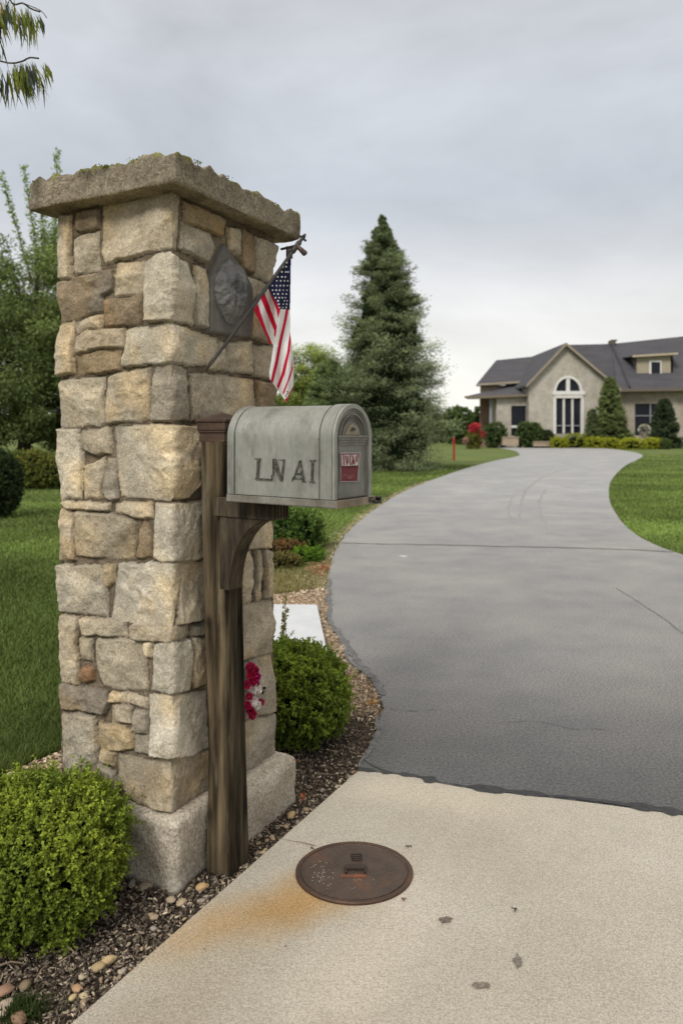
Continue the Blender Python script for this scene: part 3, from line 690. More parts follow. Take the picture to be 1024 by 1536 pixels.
def ring(m, o0, o1, t0, t1, z0=0.0, col=(1, 1, 1), n=24, zlo=None):
    A, Bq = arch(o0, n, z0), arch(o1, n, z0); k = len(A)
    V = [(t0, *p) for p in A]+[(t1, *p) for p in A]+[(t0, *p) for p in Bq]+[(t1, *p) for p in Bq]; F = []
    for j in range(k-1): F += [(j, j+1, k+j+1, k+j), (k+j, k+j+1, 3*k+j+1, 3*k+j), (3*k+j, 3*k+j+1, 2*k+j+1, 2*k+j), (2*k+j, 2*k+j+1, j+1, j)]
    F += [(0, k, 3*k, 2*k), (k-1, 2*k-1, 4*k-1, 3*k-1)]
    m.add(mbx(V), F, col)
def plate(m, off, t, z0=0.0, col=(1, 1, 1), n=24):
    P = arch(off, n, z0); m.add(mbx([(t, *p) for p in P]), [tuple(range(len(P)))], col)
m = MB(); sweep(m, .0, -ML, 0, .0018, 34, n=40); plate(m, 0, -ML+.001); m.build('shell', METAL, mail, smooth=True)
m = MB(); ring(m, -.0028, .003, -.040, -.001, n=40)
m.build('front_band', METAL, mail, smooth=False, bevel=.001)
m = MB(); ring(m, -.0025, .003, -ML-.004, -ML+.022, n=40); m.build('rear_band', METAL, mail, bevel=.001)
m = MB(); ring(m, -.0032, 0, -.0425, -.0402, z0=.02, col=(.25, .25, .25), n=40); m.build('seam', METALD, mail); m = MB(); ring(m, -.0012, .001, -ML+.023, -ML+.0255, z0=.02, col=(.3, .3, .3), n=40)
m.build('seam', METALD, mail)
m = MB(); m.box((-ML-.004, -.006, -.002), (.014, -.0015, .017), (1, 1, 1), mbx); m.box((-ML-.004, MW+.0015, -.002), (.014, MW+.006, .017), (1, 1, 1), mbx)
m.box((-ML-.004, -.006, -.004), (.014, MW+.006, -.0022), (.6, .6, .6), mbx); m.box((.0145, -.006, -.004), (.019, MW+.006, .018), (1.1, .95, .85), mbx)
m.box((-ML, -.0035, .0173), (0, -.0005, .0195), (.25, .25, .25), mbx)
m.build('base_rail', METALD, mail, bevel=.0012)
# door
door = bpy.data.objects.new('door', None); COL.objects.link(door); door.parent = mail; door.empty_display_size = .05
door.location = tuple(mbx([(.0, .094, .02)])[0]-wloc(mail))
m = MB(); ring(m, -.0025, .011, .0005, .009, z0=.018, n=40); ring(m, .0125, .0165, .0005, .006, z0=.018, col=(.7, .7, .7), n=40); plate(m, .010, .0022, z0=.018, n=40, col=(.72, .72, .74))
m.build('door_frame', METAL, door, bevel=.0008)
def half(m, off, z0, t0, t1, wd, col):
    ring(m, off, off+wd, t0, t1, z0=z0, col=col, n=40)
m = MB()
half(m, .026, .192, .0022, .0075, .004, (.8, .8, .8)); half(m, .034, .192, .0022, .006, .003, (.6, .6, .6)); half(m, .041, .192, .0022, .007, .003, (.75, .75, .75))
for (z0, z1, t, e) in ((.188, .194, .0095, .018), (.181, .1875, .0075, .020), (.174, .1805, .0060, .022), (.166, .1735, .0045, .024)):
    m.box((.0022, e, z0), (t, MW-e, z1), (.85, .85, .85), mbx)
m.box((.0022, .019, .020), (.0052, .024, .166), (.7, .7, .7), mbx); m.box((.0022, MW-.024, .020), (.0052, MW-.019, .166), (.7, .7, .7), mbx)
m.box((.0022, .024, .020), (.0045, MW-.024, .026), (.8, .8, .8), mbx)
m.build('moulding', METALD, door, bevel=.0007)
m = MB(); m.prism(mbx([(.0026, .055, .1965), (.0026, .133, .1965), (.0026, .118, .219), (.0026, .094, .229), (.0026, .070, .219)]), A_*.0015); m.build('rust_plate', RUST, door)
m = MB(); m.prism(mbx([(.0045, .082, .206), (.0045, .104, .209), (.0045, .108, .213), (.0045, .090, .217), (.0045, .086, .211)]), A_*.003); m.build('keyhole_scar', BLACK, door)
# black latch at the far bottom corner
m = MB(); m.box((.0195, MW-.032, .002), (.024, MW-.004, .008), (1, 1, 1), mbx); m.box((.0195, MW-.032, .012), (.024, MW-.014, .017), (1, 1, 1), mbx); m.box((.0195, MW-.008, -.004), (.030, MW+.022, .004), (1, 1, 1), mbx)
m.box((.0195, MW-.032, .008), (.022, MW-.026, .012), (1, 1, 1), mbx); m.box((.012, MW+.016, .004), (.030, MW+.022, .016), (1, 1, 1), mbx); m.box((.012, MW+.0063, .012), (.030, MW+.016, .0162), (1, 1, 1), mbx)
m.build('latch', BLACK, mail, bevel=.0008)
# sticker on the door
DP = mbx([(.0052, 0, 0)])[0]
def fz(X, Y): return 340+X/4.452, 600+Y/4.452
def ondoor(X, Y, lift=0): return hit(*fz(X, Y), DP+A_*lift, A_)
def flat(m, pts, d, col=(1, 1, 1), mi=0): m.prism(pts, d, col, mi)
ST = mat('sticker', (1, 1, 1), (.8, .78, .76), 40, 6, rough=.6, attr=True, speck=(200, .12))
stk = MB(); stk.prism([ondoor(*q) for q in ((757, 350), (892, 348), (884, 440), (878, 545), (757, 548))], A_*.0006, (.36, .33, .33)); 
sto = stk.build('sticker', ST, door)
pr = MB()
RED, PINK, PALE = (.145, .028, .035), (.27, .12, .12), (.58, .52, .50)
def dq(pts, col, lift): pr.prism([ondoor(x, y, lift) for x, y in pts], A_*.0004, col)
dq([(763, 358), (885, 356), (878, 438), (872, 540), (763, 542)], RED, .0008)
dq([(768, 366), (880, 364), (874, 436), (770, 440)], PALE, .0014)
for p in ([(775, 368), (785, 368), (787, 436), (779, 437)], [(789, 370), (797, 370), (806, 434), (798, 435)], [(803, 369), (811, 369), (813, 420), (806, 424)],
          [(820, 366), (828, 366), (827, 434), (819, 434)], [(833, 368), (842, 368), (857, 430), (848, 433)], [(856, 370), (862, 370), (863, 412), (857, 414)], [(868, 366), (878, 366), (870, 420), (866, 410)], [(838, 395), (848, 402), (838, 434), (830, 434)]):
    dq(p, RED, .0020)
dq([(764, 442), (872, 440), (871, 450), (764, 452)], (.10, .015, .02), .0020)
for p in ([(768, 500), (800, 498), (800, 503), (768, 505)], [(806, 505), (822, 504), (822, 508), (806, 509)], [(806, 520), (822, 519), (822, 524), (806, 525)], [(806, 505), (810, 505), (810, 525), (806, 525)], [(818, 505), (822, 505), (822, 525), (818, 525)],
          [(826, 503), (831, 503), (831, 526), (826, 526)], [(836, 500), (850, 499), (850, 503), (836, 504)], [(836, 512), (848, 511), (848, 515), (836, 516)], [(768, 515), (798, 514), (798, 517), (768, 518)]):
    dq(p, PINK, .0014)
pr.build('sticker_print', ST, sto)
# hand painted letters on the side: L N A I
SP = mbx([(0, -.0024, 0)])[0]; SN = -B_
def onside(X, Y): return hit(*fz(X, Y), SP, SN)
lt = MB()
STRK = [[(185, 388), (228, 388), (228, 393), (221, 395), (210, 525), (196, 525), (203, 395), (186, 393)], [(190, 520), (300, 527), (301, 537), (188, 531)], [(297, 500), (304, 500), (304, 536), (298, 536)],
        [(312, 392), (328, 392), (366, 520), (362, 540), (352, 538), (308, 430)], [(306, 395), (314, 392), (314, 500), (306, 505)], [(376, 396), (389, 396), (372, 542), (362, 540)], [(345, 396), (376, 398), (376, 401), (345, 400)],
        [(484, 402), (497, 404), (452, 520), (432, 546), (434, 530), (446, 516)], [(486, 404), (498, 402), (520, 540), (502, 548), (490, 470)], [(458, 486), (498, 488), (500, 500), (452, 498)], [(440, 515), (505, 520), (506, 530), (438, 527)], [(502, 542), (528, 544), (528, 549), (502, 548)],
        [(553, 402), (595, 398), (594, 406), (555, 410)], [(566, 408), (582, 408), (576, 545), (560, 545)], [(553, 543), (588, 547), (588, 553), (553, 550)]]
for s_ in STRK: lt.prism([onside(*q) for q in s_], -SN*(-.0012))
lt.build('painted_letters', PAINTD, mail)
sc = MB(); rg = np.random.default_rng(8)
for (X, Y, ln) in ((295, 88, 12), (190, 235, 10), (322, 250, 10), (555, 188, 8), (110, 195, 14), (612, 262, 12), (460, 300, 5), (330, 262, 5), (255, 160, 5)):
    px, py = fz(X, Y)
    # scratches sit on the curved shell: march the sight line onto it
    d = np.array(((px-CX)/FP, 1, -(py-CY)/FP)); best_ = None
    for tt in np.linspace(1.9, 2.6, 1400):
        p = CAM+d*tt; q = p-MO; w_ = q@B_-MW/2; t_ = q@A_; z_ = q[2]
        rr_ = math.hypot(w_, max(z_-MH, 0))
        if rr_ < MW/2+.0035 and -ML < t_ < 0: best_ = p; break
    if best_ is None: continue
    a = rg.normal(size=2)*.002; ax = np.array((0, 0, 1.0)); r0 = ln/FP*2.1/4.4*.55
    e = best_; sd_ = unit(np.cross(ax, d)); sc = MB(); sc.prism([e+sd_*.0009, e+ax*r0+sd_*a[0], e-sd_*.0009, e-ax*r0+sd_*a[1]], -unit(d)*.0004); sc.build('scratch', PAINTD, mail)

# ------------------------------------------------------------------ flag on an angled pole
PB = hit(309, 556, pil(0, -.012, 0), -PV); PT = pil(.575, -.150, 0); PT[2] = 1.4+(650-352)/FP*PT[1]; PT[0] = (457-CX)/FP*PT[1]
fd = unit((PT-PB)*np.array((1, 1, 0))); FN = np.array((fd[1], -fd[0], 0))
BLK = mat('black_pole', (.018, .016, .015), (.035, .03, .026), 30, 4, rough=.45, spec=.45)
FIN = mat('dull_brown_metal', (.10, .07, .055), (.05, .035, .03), 40, 4, rough=.5, metal=.3)
fl = empty('american_flag', tuple(PB), 'small American flag hanging from a slanted black pole on the pillar', 'flag')
dirp = unit(PT-PB); m = MB(); m.tube([PB-dirp*.004, PB+dirp*.05, PB+dirp*.15, PB+(PT-PB)*.95, PT], [.002, .0045, .0062, .0066, .0052], 10); m.build('pole', BLK, fl, smooth=True)
m = MB(); k_ = PB+(PT-PB)*.90
m.tube([k_-dirp*.030, k_-dirp*.026, k_+dirp*.026, k_+dirp*.03], [.0065, .010, .010, .0065], 12)
m.tube([k_+dirp*.050+np.array((-.012, 0, .010)), k_+dirp*.050+np.array((.014, 0, -.010))], [.0045, .0045], 8)
m.tube([k_-dirp*.024+np.array((-.014, 0, .002)), k_-dirp*.024+np.array((.010, 0, .002))], [.006, .005], 8)
m.tube([PT-dirp*.012, PT+dirp*.004], [.0085, .004], 8); m.build('pole_clamp', BLK, fl, smooth=False)
m = MB(); m.tube([k_+np.array((.002, -.004, .004)), k_+np.array((.018, -.006, -.010)), k_+np.array((.034, -.007, -.026)), k_+np.array((.037, -.007, -.029))], [.007, .009, .011, .007], 12); m.build('socket', FIN, fl, smooth=True)
m = MB(); m.tube([k_+dirp*.01, k_+dirp*.01+unit(pil(.60, -.055, 0)-pil(.575, -.15, 0))*.085], [.005, .005], 8); m.box((-.018, -.004, -.02), (.018, .004, .02), (1, 1, 1), lambda V: V@np.array([PU, PV, PZ])+pil(.590, -.070, k_[2])); m.build('wall_bracket', BLK, fl)
def pip(P, x, y):
    c = np.zeros(len(x), bool)
    for k in range(len(P)):
        a, b = P[k], P[(k+1) % len(P)]; c ^= ((a[1] > y) != (b[1] > y)) & (x < (b[0]-a[0])*(y-a[1])/(b[1]-a[1]+1e-12)+a[0])
    return c
OUTL = [[(418, 70), (426, 90), (417, 600), (421, 850), (441, 980), (451, 1200), (449, 1350), (377, 1496), (345, 1445), (220, 1272), (215, 1200), (236, 1085), (256, 940), (245, 936), (220, 935), (65, 602), (205, 385)]]
CANT = [(430, 60), (190, 400), (205, 398), (320, 600), (325, 596), (430, 606)]
REDS = [[(104, 540), (60, 600), (220, 940), (247, 936), (188, 800)], [(172, 445), (132, 490), (262, 800), (262, 850), (276, 870), (290, 765)], [(205, 398), (325, 597), (300, 690), (283, 600)],
        [(375, 598), (403, 598), (385, 700), (340, 900), (300, 1120), (250, 1312), (230, 1280), (275, 1090), (310, 900), (350, 730)],
        [(415, 815), (425, 885), (415, 1000), (365, 1220), (302, 1375), (288, 1335), (330, 1230), (385, 1020)],
        [(438, 1040), (441, 1180), (420, 1250), (352, 1425), (343, 1400), (385, 1300), (425, 1180)], [(449, 1330), (450, 1362), (377, 1500), (363, 1465), (388, 1445)]]
gx = np.arange(50, 460, 3.2); gy = np.arange(60, 1504, 3.2); X, Y = np.meshgrid(gx, gy, indexing='ij'); sh = X.shape; x, y = X.ravel(), Y.ravel()
ins = pip(OUTL[0], x, y); c = np.tile(np.array((.84, .84, .86)), (len(x), 1))
ca_ = pip(CANT, x, y)
for q in REDS: c[pip(q, x, y) & ~ca_] = (.60, .012, .045)
c[ca_] = (.022, .024, .065)
left = (x < 205+(y-385)*.45-0) & (y > 385) & (x < 300) & (y < 950) & ~ca_
fold = .010*np.sin((x-.18*y)/42)+.006*np.sin((x+.1*y)/23+1)+np.where(left, .014, 0)*sstep((y-385)/100)
pxy = np.stack([370+x/6.4, 370+y/6.4], 1)
dv = np.stack([(pxy[:, 0]-CX)/FP, np.ones(len(x)), -(pxy[:, 1]-CY)/FP], 1)
FP0 = PB+FN*0.0; tt = ((FP0-CAM)@FN)/(dv@FN); V = CAM+dv*(tt*(1+fold*.7*sstep((y-120)/500)))[:, None]+FN*0
c = c*(1-.10*np.clip(-np.cos((x-.18*y)/42), 0, 1))[:, None]
I = np.arange(len(x)).reshape(sh); F = np.stack([I[:-1, :-1], I[1:, :-1], I[1:, 1:], I[:-1, 1:]], -1).reshape(-1, 4)
ok = ins[F].all(1); CLOTH = mat('flag_cloth', (1, 1, 1), (.93, .93, .93), 30, 4, rough=.8, attr=True, transl=.22, spec=.1)
FV = V; used = np.unique(F[ok]); rem = -np.ones(len(x), int); rem[used] = np.arange(len(used))
cl = mk('cloth', V[used], rem[F[ok]], CLOTH, fl, c[used])
st = MB(); rg = np.random.default_rng(4)
def fpt(X_, Y_, k=.997):
    fo = .010*math.sin((X_-.18*Y_)/42)+.006*math.sin((X_+.1*Y_)/23+1); s_ = min(max((Y_-120)/500, 0), 1); s_ = s_*s_*(3-2*s_)
    d = np.array(((370+X_/6.4-CX)/FP, 1, -(370+Y_/6.4-CY)/FP)); t = ((FP0-CAM)@FN)/(d@FN); return CAM+d*(t*(1+fo*.7*s_)*k)
SR = [(150, (384,)), (190, (348, 378)), (240, (337, 374, 396)), (288, (298, 338, 370)), (326, (288, 326, 362, 394)), (372, (246, 286, 322, 356, 392)), (416, (248, 282, 316, 350, 386)), (452, (262, 300, 345, 380)), (488, (276, 312, 342, 372)), (518, (300, 362, 388)), (550, (308, 350, 383)), (582, (314, 345, 378))]
for yy, xs_ in SR:
    for xx in xs_:
        r0, a0 = rg.uniform(8, 11), rg.random()*6
        P = [fpt(xx+r0*(1 if k % 2 == 0 else .5)*math.cos(a0+k*math.pi/5), yy+1.15*r0*(1 if k % 2 == 0 else .5)*math.sin(a0+k*math.pi/5)) for k in range(10)]
        st.add(P+[fpt(xx, yy)], [(k, (k+1) % 10, 10) for k in range(10)], (.8, .8, .82))
so_ = st.build('stars', CLOTH, cl); st = MB()
for seg in ([(378, 1392), (392, 1388), (400, 1402), (388, 1412), (376, 1420), (374, 1446)], [(370, 1440), (382, 1436)]):
    for a, b in zip(seg[:-1], seg[1:]):
        nx, ny = -(b[1]-a[1]), b[0]-a[0]; l = math.hypot(nx, ny); nx, ny = nx/l*3.2, ny/l*3.2
        st.add([fpt(a[0]+nx, a[1]+ny), fpt(b[0]+nx, b[1]+ny), fpt(b[0]-nx, b[1]-ny), fpt(a[0]-nx, a[1]-ny)], [(0, 1, 2, 3)], (.03, .03, .04))
so_ = st.build('printed_mark', CLOTH, cl)

# ------------------------------------------------------------------ garland of paper flowers on the pillar
gp = pil(.42, -.03, .55); gar = empty('flower_garland', tuple(gp), 'hanging garland of pink, white and red paper flowers on the pillar behind the post', 'garland')
PETAL = mat('petal', (1, 1, 1), (.85, .85, .85), 60, 3, rough=.7, attr=True, transl=.2)
rg = np.random.default_rng(33)
def gpt(X, Y, out=.028): return hit(350+X/3.413, 840+Y/3.413, pil(0, -out, 0), -PV)
for (X, Y, cc, r) in ((86, 552, (.50, .008, .09), .017), (108, 566, (.42, .005, .10), .016), (92, 588, (.55, .01, .08), .017), (114, 598, (.45, .0, .16), .017), (98, 624, (.48, .005, .09), .016), (116, 632, (.40, .0, .12), .012),
                      (100, 658, (.85, .78, .80), .017), (122, 666, (.88, .84, .84), .016), (80, 700, (.5, .01, .08), .013), (100, 728, (.86, .80, .82), .018), (118, 742, (.88, .84, .84), .016), (142, 730, (.55, .03, .12), .012), (88, 772, (.42, .005, .06), .014), (98, 794, (.45, .005, .07), .015), (70, 640, (.5, .01, .08), .014), (72, 745, (.5, .01, .08), .014)):
    p = gpt(X, Y); n = 90; d = fib(n, rg); q = p+d*r*.45
    V, F = leaves(q, d+rg.normal(size=d.shape)*.5, r*.85, r*.55, rg); cl_ = np.tile(np.array(cc), (n, 1))*(.6+.7*rg.random((n, 1)))
    mk('blossom', V, F, PETAL, gar, np.repeat(cl_, 5, 0), smooth=False)
for (X, Y) in ((146, 668), (148, 690)):
    p = gpt(X, Y, .02); V, F = leaves(np.tile(p, (3, 1)), rg.normal(size=(3, 3))*.4+np.array((.2, -.3, .7)), .022, .012, rg); mk('garland_leaf', V, F, LEAF, gar, np.tile(np.array((.015, .02, .02)), (len(V), 1)))
m = MB(); m.tube([gpt(72, 520, .015), gpt(98, 560, .018), gpt(104, 660, .018), gpt(100, 740, .018), gpt(90, 800, .015)], .0018, 6); m.build('string', BLK, gar)
# ------------------------------------------------------------------ ground, apron, driveway
def smooth_loop(P, closed=False, n=6):
    P = [np.array(p, dtype=float) for p in P]; out = []
    for i in range(len(P)-1):
        p0, p1, p2, p3 = P[max(i-1, 0)], P[i], P[i+1], P[min(i+2, len(P)-1)]
        for k in range(n):
            t = k/n; out.append(.5*((2*p1)+(-p0+p2)*t+(2*p0-5*p1+4*p2-p3)*t*t+(-p0+3*p1-3*p2+p3)*t**3))
    out.append(P[-1]); return out
def G2(px, py): return gnd(px, py)[:2]
GRND = mat('lawn_soil', (.125, .158, .055), (.09, .124, .038), 1.3, 8, rough=.95, spec=.08, bump=[(25, .8, .03)], speck=(30, .35), patch=((.14, .175, .055), .35), patch_ramp=(.45, .65))
# broad mowing stripes
nt = GRND.node_tree; bs = nt.nodes['Principled BSDF']; src = bs.inputs['Base Color'].links[0].from_socket
tc_ = nt.nodes.new('ShaderNodeTexCoord'); mp_n = nt.nodes.new('ShaderNodeMapping'); mp_n.inputs['Rotation'].default_value = (0, 0, R(-70))
wv = nt.nodes.new('ShaderNodeTexWave'); wv.inputs['Scale'].default_value = .14; wv.inputs['Distortion'].default_value = .8; wv.inputs['Detail'].default_value = 2; wv.inputs['Detail Scale'].default_value = .4
mrn = nt.nodes.new('ShaderNodeMapRange'); mrn.inputs['To Min'].default_value = .84; mrn.inputs['To Max'].default_value = 1.16
vm = nt.nodes.new('ShaderNodeVectorMath'); vm.operation = 'SCALE'
nt.links.new(tc_.outputs['Object'], mp_n.inputs[0]); nt.links.new(mp_n.outputs[0], wv.inputs[0]); nt.links.new(wv.outputs['Fac'], mrn.inputs[0]); nt.links.new(src, vm.inputs[0]); nt.links.new(mrn.outputs[0], vm.inputs['Scale']); nt.links.new(vm.outputs[0], bs.inputs['Base Color'])
xs = np.array([-1500, -400, -120, -60, -30, -15, -8, -4, -2, 0, 2, 4, 8, 15, 30, 60, 120, 400, 1500.]); ys = np.array([-300, -60, -20, -8, -3, 0, 2, 4, 6, 8, 12, 18, 26, 40, 60, 90, 140, 300, 900, 2500.])
X, Y = np.meshgrid(xs, ys, indexing='ij'); V = np.stack([X.ravel(), Y.ravel(), np.full(X.size, -.035)], 1)
I = np.arange(X.size).reshape(X.shape); F = np.stack([I[:-1, :-1], I[1:, :-1], I[1:, 1:], I[:-1, 1:]], -1).reshape(-1, 4)
tag(mk('lawn', V, F, GRND), 'mown green lawn', kind='structure')

LEFT = [(537, 1158), (541, 1140), (556, 1112), (566, 1088), (573, 1070), (574, 1058), (567, 1039), (552, 1013), (526, 992), (508, 957), (497, 928), (491, 893), (492, 868), (496, 845), (506, 820), (525, 795), (556, 768), (600, 740), (650, 719), (700, 702), (742, 691), (772, 685), (779, 681.5), (770, 675.5), (745, 671), (735, 669.3)]
RIGHT = [(1024, 832), (985, 818), (950, 799), (926, 774), (913, 745), (918, 718), (938, 698), (958, 688), (963, 682.5), (945, 677), (900, 672), (840, 669.5)]
LE = smooth_loop([G2(*p) for p in LEFT]); RE = smooth_loop([G2(*p) for p in RIGHT])
je = np.random.default_rng(2)
LE = [p+np.array((je.normal()*.006*min(1, p[1]/4), je.normal()*.004)) for p in LE]
seam = [G2(537, 1158), G2(575, 1161.5), (G2(620, 1167)), G2(660, 1177), G2(720, 1187), G2(800, 1196), G2(900, 1208), G2(1024, 1225)]
sl_ = seam[-1]+(seam[-1]-seam[-2])/np.linalg.norm(seam[-1]-seam[-2])*7
seam_s = smooth_loop(seam, n=8)+[sl_]
loop = LE+RE[::-1][:0]
asph = [*LE, *[np.array(p) for p in [RE[-1]]], *RE[::-1][1:], np.array((6.2, 6.0)), np.array((9.5, 2.0)), sl_, *seam_s[::-1][1:-1]]
ASPH = mat('asphalt', (.138, .136, .132), (.104, .105, .105), 2.6, 12, rough=.64, spec=.38, bump=[(110, 1.0, .006)], speck=(85, .75), patch=((.162, .158, .148), .8), patch_ramp=(.45, .75))
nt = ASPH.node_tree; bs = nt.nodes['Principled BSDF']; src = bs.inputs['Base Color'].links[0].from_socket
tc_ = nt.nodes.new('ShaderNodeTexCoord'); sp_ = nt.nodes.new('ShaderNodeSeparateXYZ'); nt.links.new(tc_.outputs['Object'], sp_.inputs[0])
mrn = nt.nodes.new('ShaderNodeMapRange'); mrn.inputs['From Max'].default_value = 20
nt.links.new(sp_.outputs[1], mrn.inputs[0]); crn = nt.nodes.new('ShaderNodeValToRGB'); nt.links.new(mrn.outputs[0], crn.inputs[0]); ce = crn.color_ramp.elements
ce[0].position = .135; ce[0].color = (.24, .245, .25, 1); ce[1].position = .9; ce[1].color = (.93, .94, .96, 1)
for p_, v_ in ((.17, .38), (.235, .64), (.40, .74)): q_ = crn.color_ramp.elements.new(p_); q_.color = (v_, v_, v_, 1)  # asphalt colour paler with distance, partly imitating grazing sky sheen
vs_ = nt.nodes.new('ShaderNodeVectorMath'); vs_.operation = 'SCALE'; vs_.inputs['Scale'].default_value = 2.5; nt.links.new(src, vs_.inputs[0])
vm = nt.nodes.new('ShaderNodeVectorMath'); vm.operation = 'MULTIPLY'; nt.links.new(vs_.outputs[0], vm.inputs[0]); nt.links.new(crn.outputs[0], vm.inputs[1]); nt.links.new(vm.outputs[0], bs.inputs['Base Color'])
def sheet(name, pts, z, thick, m, parent=None, col=(1, 1, 1)):
    return cdt_sheet(name, pts, z, thick, m, parent)
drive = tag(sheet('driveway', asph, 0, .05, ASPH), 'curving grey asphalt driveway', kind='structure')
TAR = mat('tar', (.022, .022, .023), (.045, .045, .045), 40, 5, rough=.6, spec=.3, bump=[(80, .5, .004)], attr=True)
CRK = mat('crack', (.045, .044, .043), (.075, .073, .07), 60, 4, rough=.9, attr=True)
def ribbon(name, P, wd, z, m, parent, jit=.4, seed=0, col=(1, 1, 1), n=10, wav=0, tail=None):
    rg = np.random.default_rng(seed); Q = np.array(smooth_loop(P, n=n)+([P[-1]+(tail-P[-1])*t for t in np.linspace(.01, 1, 200)] if tail is not None else [])); k = len(Q)
    T = np.gradient(Q, axis=0); T /= np.linalg.norm(T, axis=1, keepdims=True)+1e-9; Nn = np.stack([-T[:, 1], T[:, 0]], 1)
    s = np.cumsum(np.r_[0, np.linalg.norm(np.diff(Q, axis=0), axis=1)])
    ww = wd*(1+jit*fbm(np.stack([s*26, 0*s+seed, 0*s], 1), 3)); off = wav*fbm(np.stack([s*5, 0*s+seed+9, 0*s], 1), 3)
    A, B = Q+Nn*(off+ww/2)[:, None], Q+Nn*(off-ww/2)[:, None]
    V = np.vstack([np.c_[A, np.full(k, z)], np.c_[B, np.full(k, z)]]); F = [(i, i+1, k+i+1, k+i) for i in range(k-1)]
    return mk(name, V, np.array(F), m, parent, np.tile(np.array(col), (2*k, 1)), smooth=False)
ribbon('tar_seam', [p+np.array((0, .010+.008*i/7)) for i, p in enumerate(seam)], .032, .0065, TAR, drive, .9, 1, n=24, wav=.006, tail=sl_+np.array((0, .014)))
def gl(*p): return [G2(*q) for q in p]
ribbon('expansion_joint', gl((512, 815), (620, 817), (760, 820), (900, 823), (1010, 828)), .035, .003, CRK, drive, .5, 2, wav=.02, col=(1.3, 1.3, 1.3))
ribbon('crack', gl((577, 1060), (600, 1066), (625, 1068), (652, 1066)), .0035, .003, CRK, drive, .9, 3, n=24, wav=.012, col=(1.6, 1.6, 1.6))
ribbon('crack', gl((712, 1084), (740, 1085), (790, 1081), (830, 1086), (860, 1094), (912, 1096)), .0028, .003, CRK, drive, .9, 13, n=24, wav=.012, col=(1.8, 1.8, 1.8))
ribbon('crack', gl((925, 882), (950, 898), (985, 922), (1020, 947), (1070, 985)), .0065, .003, CRK, drive, .9, 4, n=20, wav=.012, col=(2.0, 2.0, 2.0))
TYRE = mat('tyre_mark', (.25, .244, .235), (.285, .28, .272), 5, 6, rough=.8, speck=(60, .2))
ribbon('tyre_mark', gl((780, 776), (782, 752), (792, 732), (820, 713), (850, 703)), .055, .003, TYRE, drive, .5, 21, n=12, wav=.03)
ribbon('tyre_mark', gl((826, 800), (812, 775), (808, 755), (818, 734)), .05, .003, TYRE, drive, .6, 22, n=12, wav=.03)
ribbon('tyre_mark', gl((768, 785), (762, 765), (768, 745)), .04, .003, TYRE, drive, .6, 23, n=12, wav=.03)
ribbon('crack', gl((545, 1140), (590, 1160), (640, 1171)), .008, .003, CRK, drive, .9, 5, n=20, wav=.01)
# dark broken edge of the asphalt along the bed
STAIN = mat('dark_patching', (.07, .07, .07), (.19, .187, .18), 30, 6, rough=.8, bump=[(90, .6, .004)], speck=(110, .3))
def patch(name, P, z, m, parent, seed):
    mb = MB(); rg = np.random.default_rng(seed); Q = []
    for i in range(len(P)):
        a, b = np.array(P[i]), np.array(P[(i+1) % len(P)])
        for t in np.linspace(0, 1, 9)[:-1]: Q.append(a+(b-a)*t+rg.normal(size=2)*.010)
    return cdt_sheet(name, Q, z, .001, m, parent)
for k_, (pp, w_) in enumerate(((((500, 900), (499, 925), (512, 952), (530, 980)), .055), (((526, 975), (548, 1000), (570, 1020), (581, 1044)), .060), (((577, 1075), (570, 1098), (561, 1122), (551, 1146), (562, 1158), (590, 1163)), .024), (((497, 868), (496, 884), (498, 902)), .05))):
    ribbon('edge_band', [q_+np.array((-.022, 0)) for q_ in gl(*pp)], w_*.8, .0022+.0004*k_, STAIN, drive, .6, 31+k_, n=16, wav=.02)
patch('pale_mark', gl((597, 834), (605, 833), (613, 834.5), (606, 836.5)), .0022, mat('pale_scuff', (.45, .45, .44), None, 20), drive, 9)

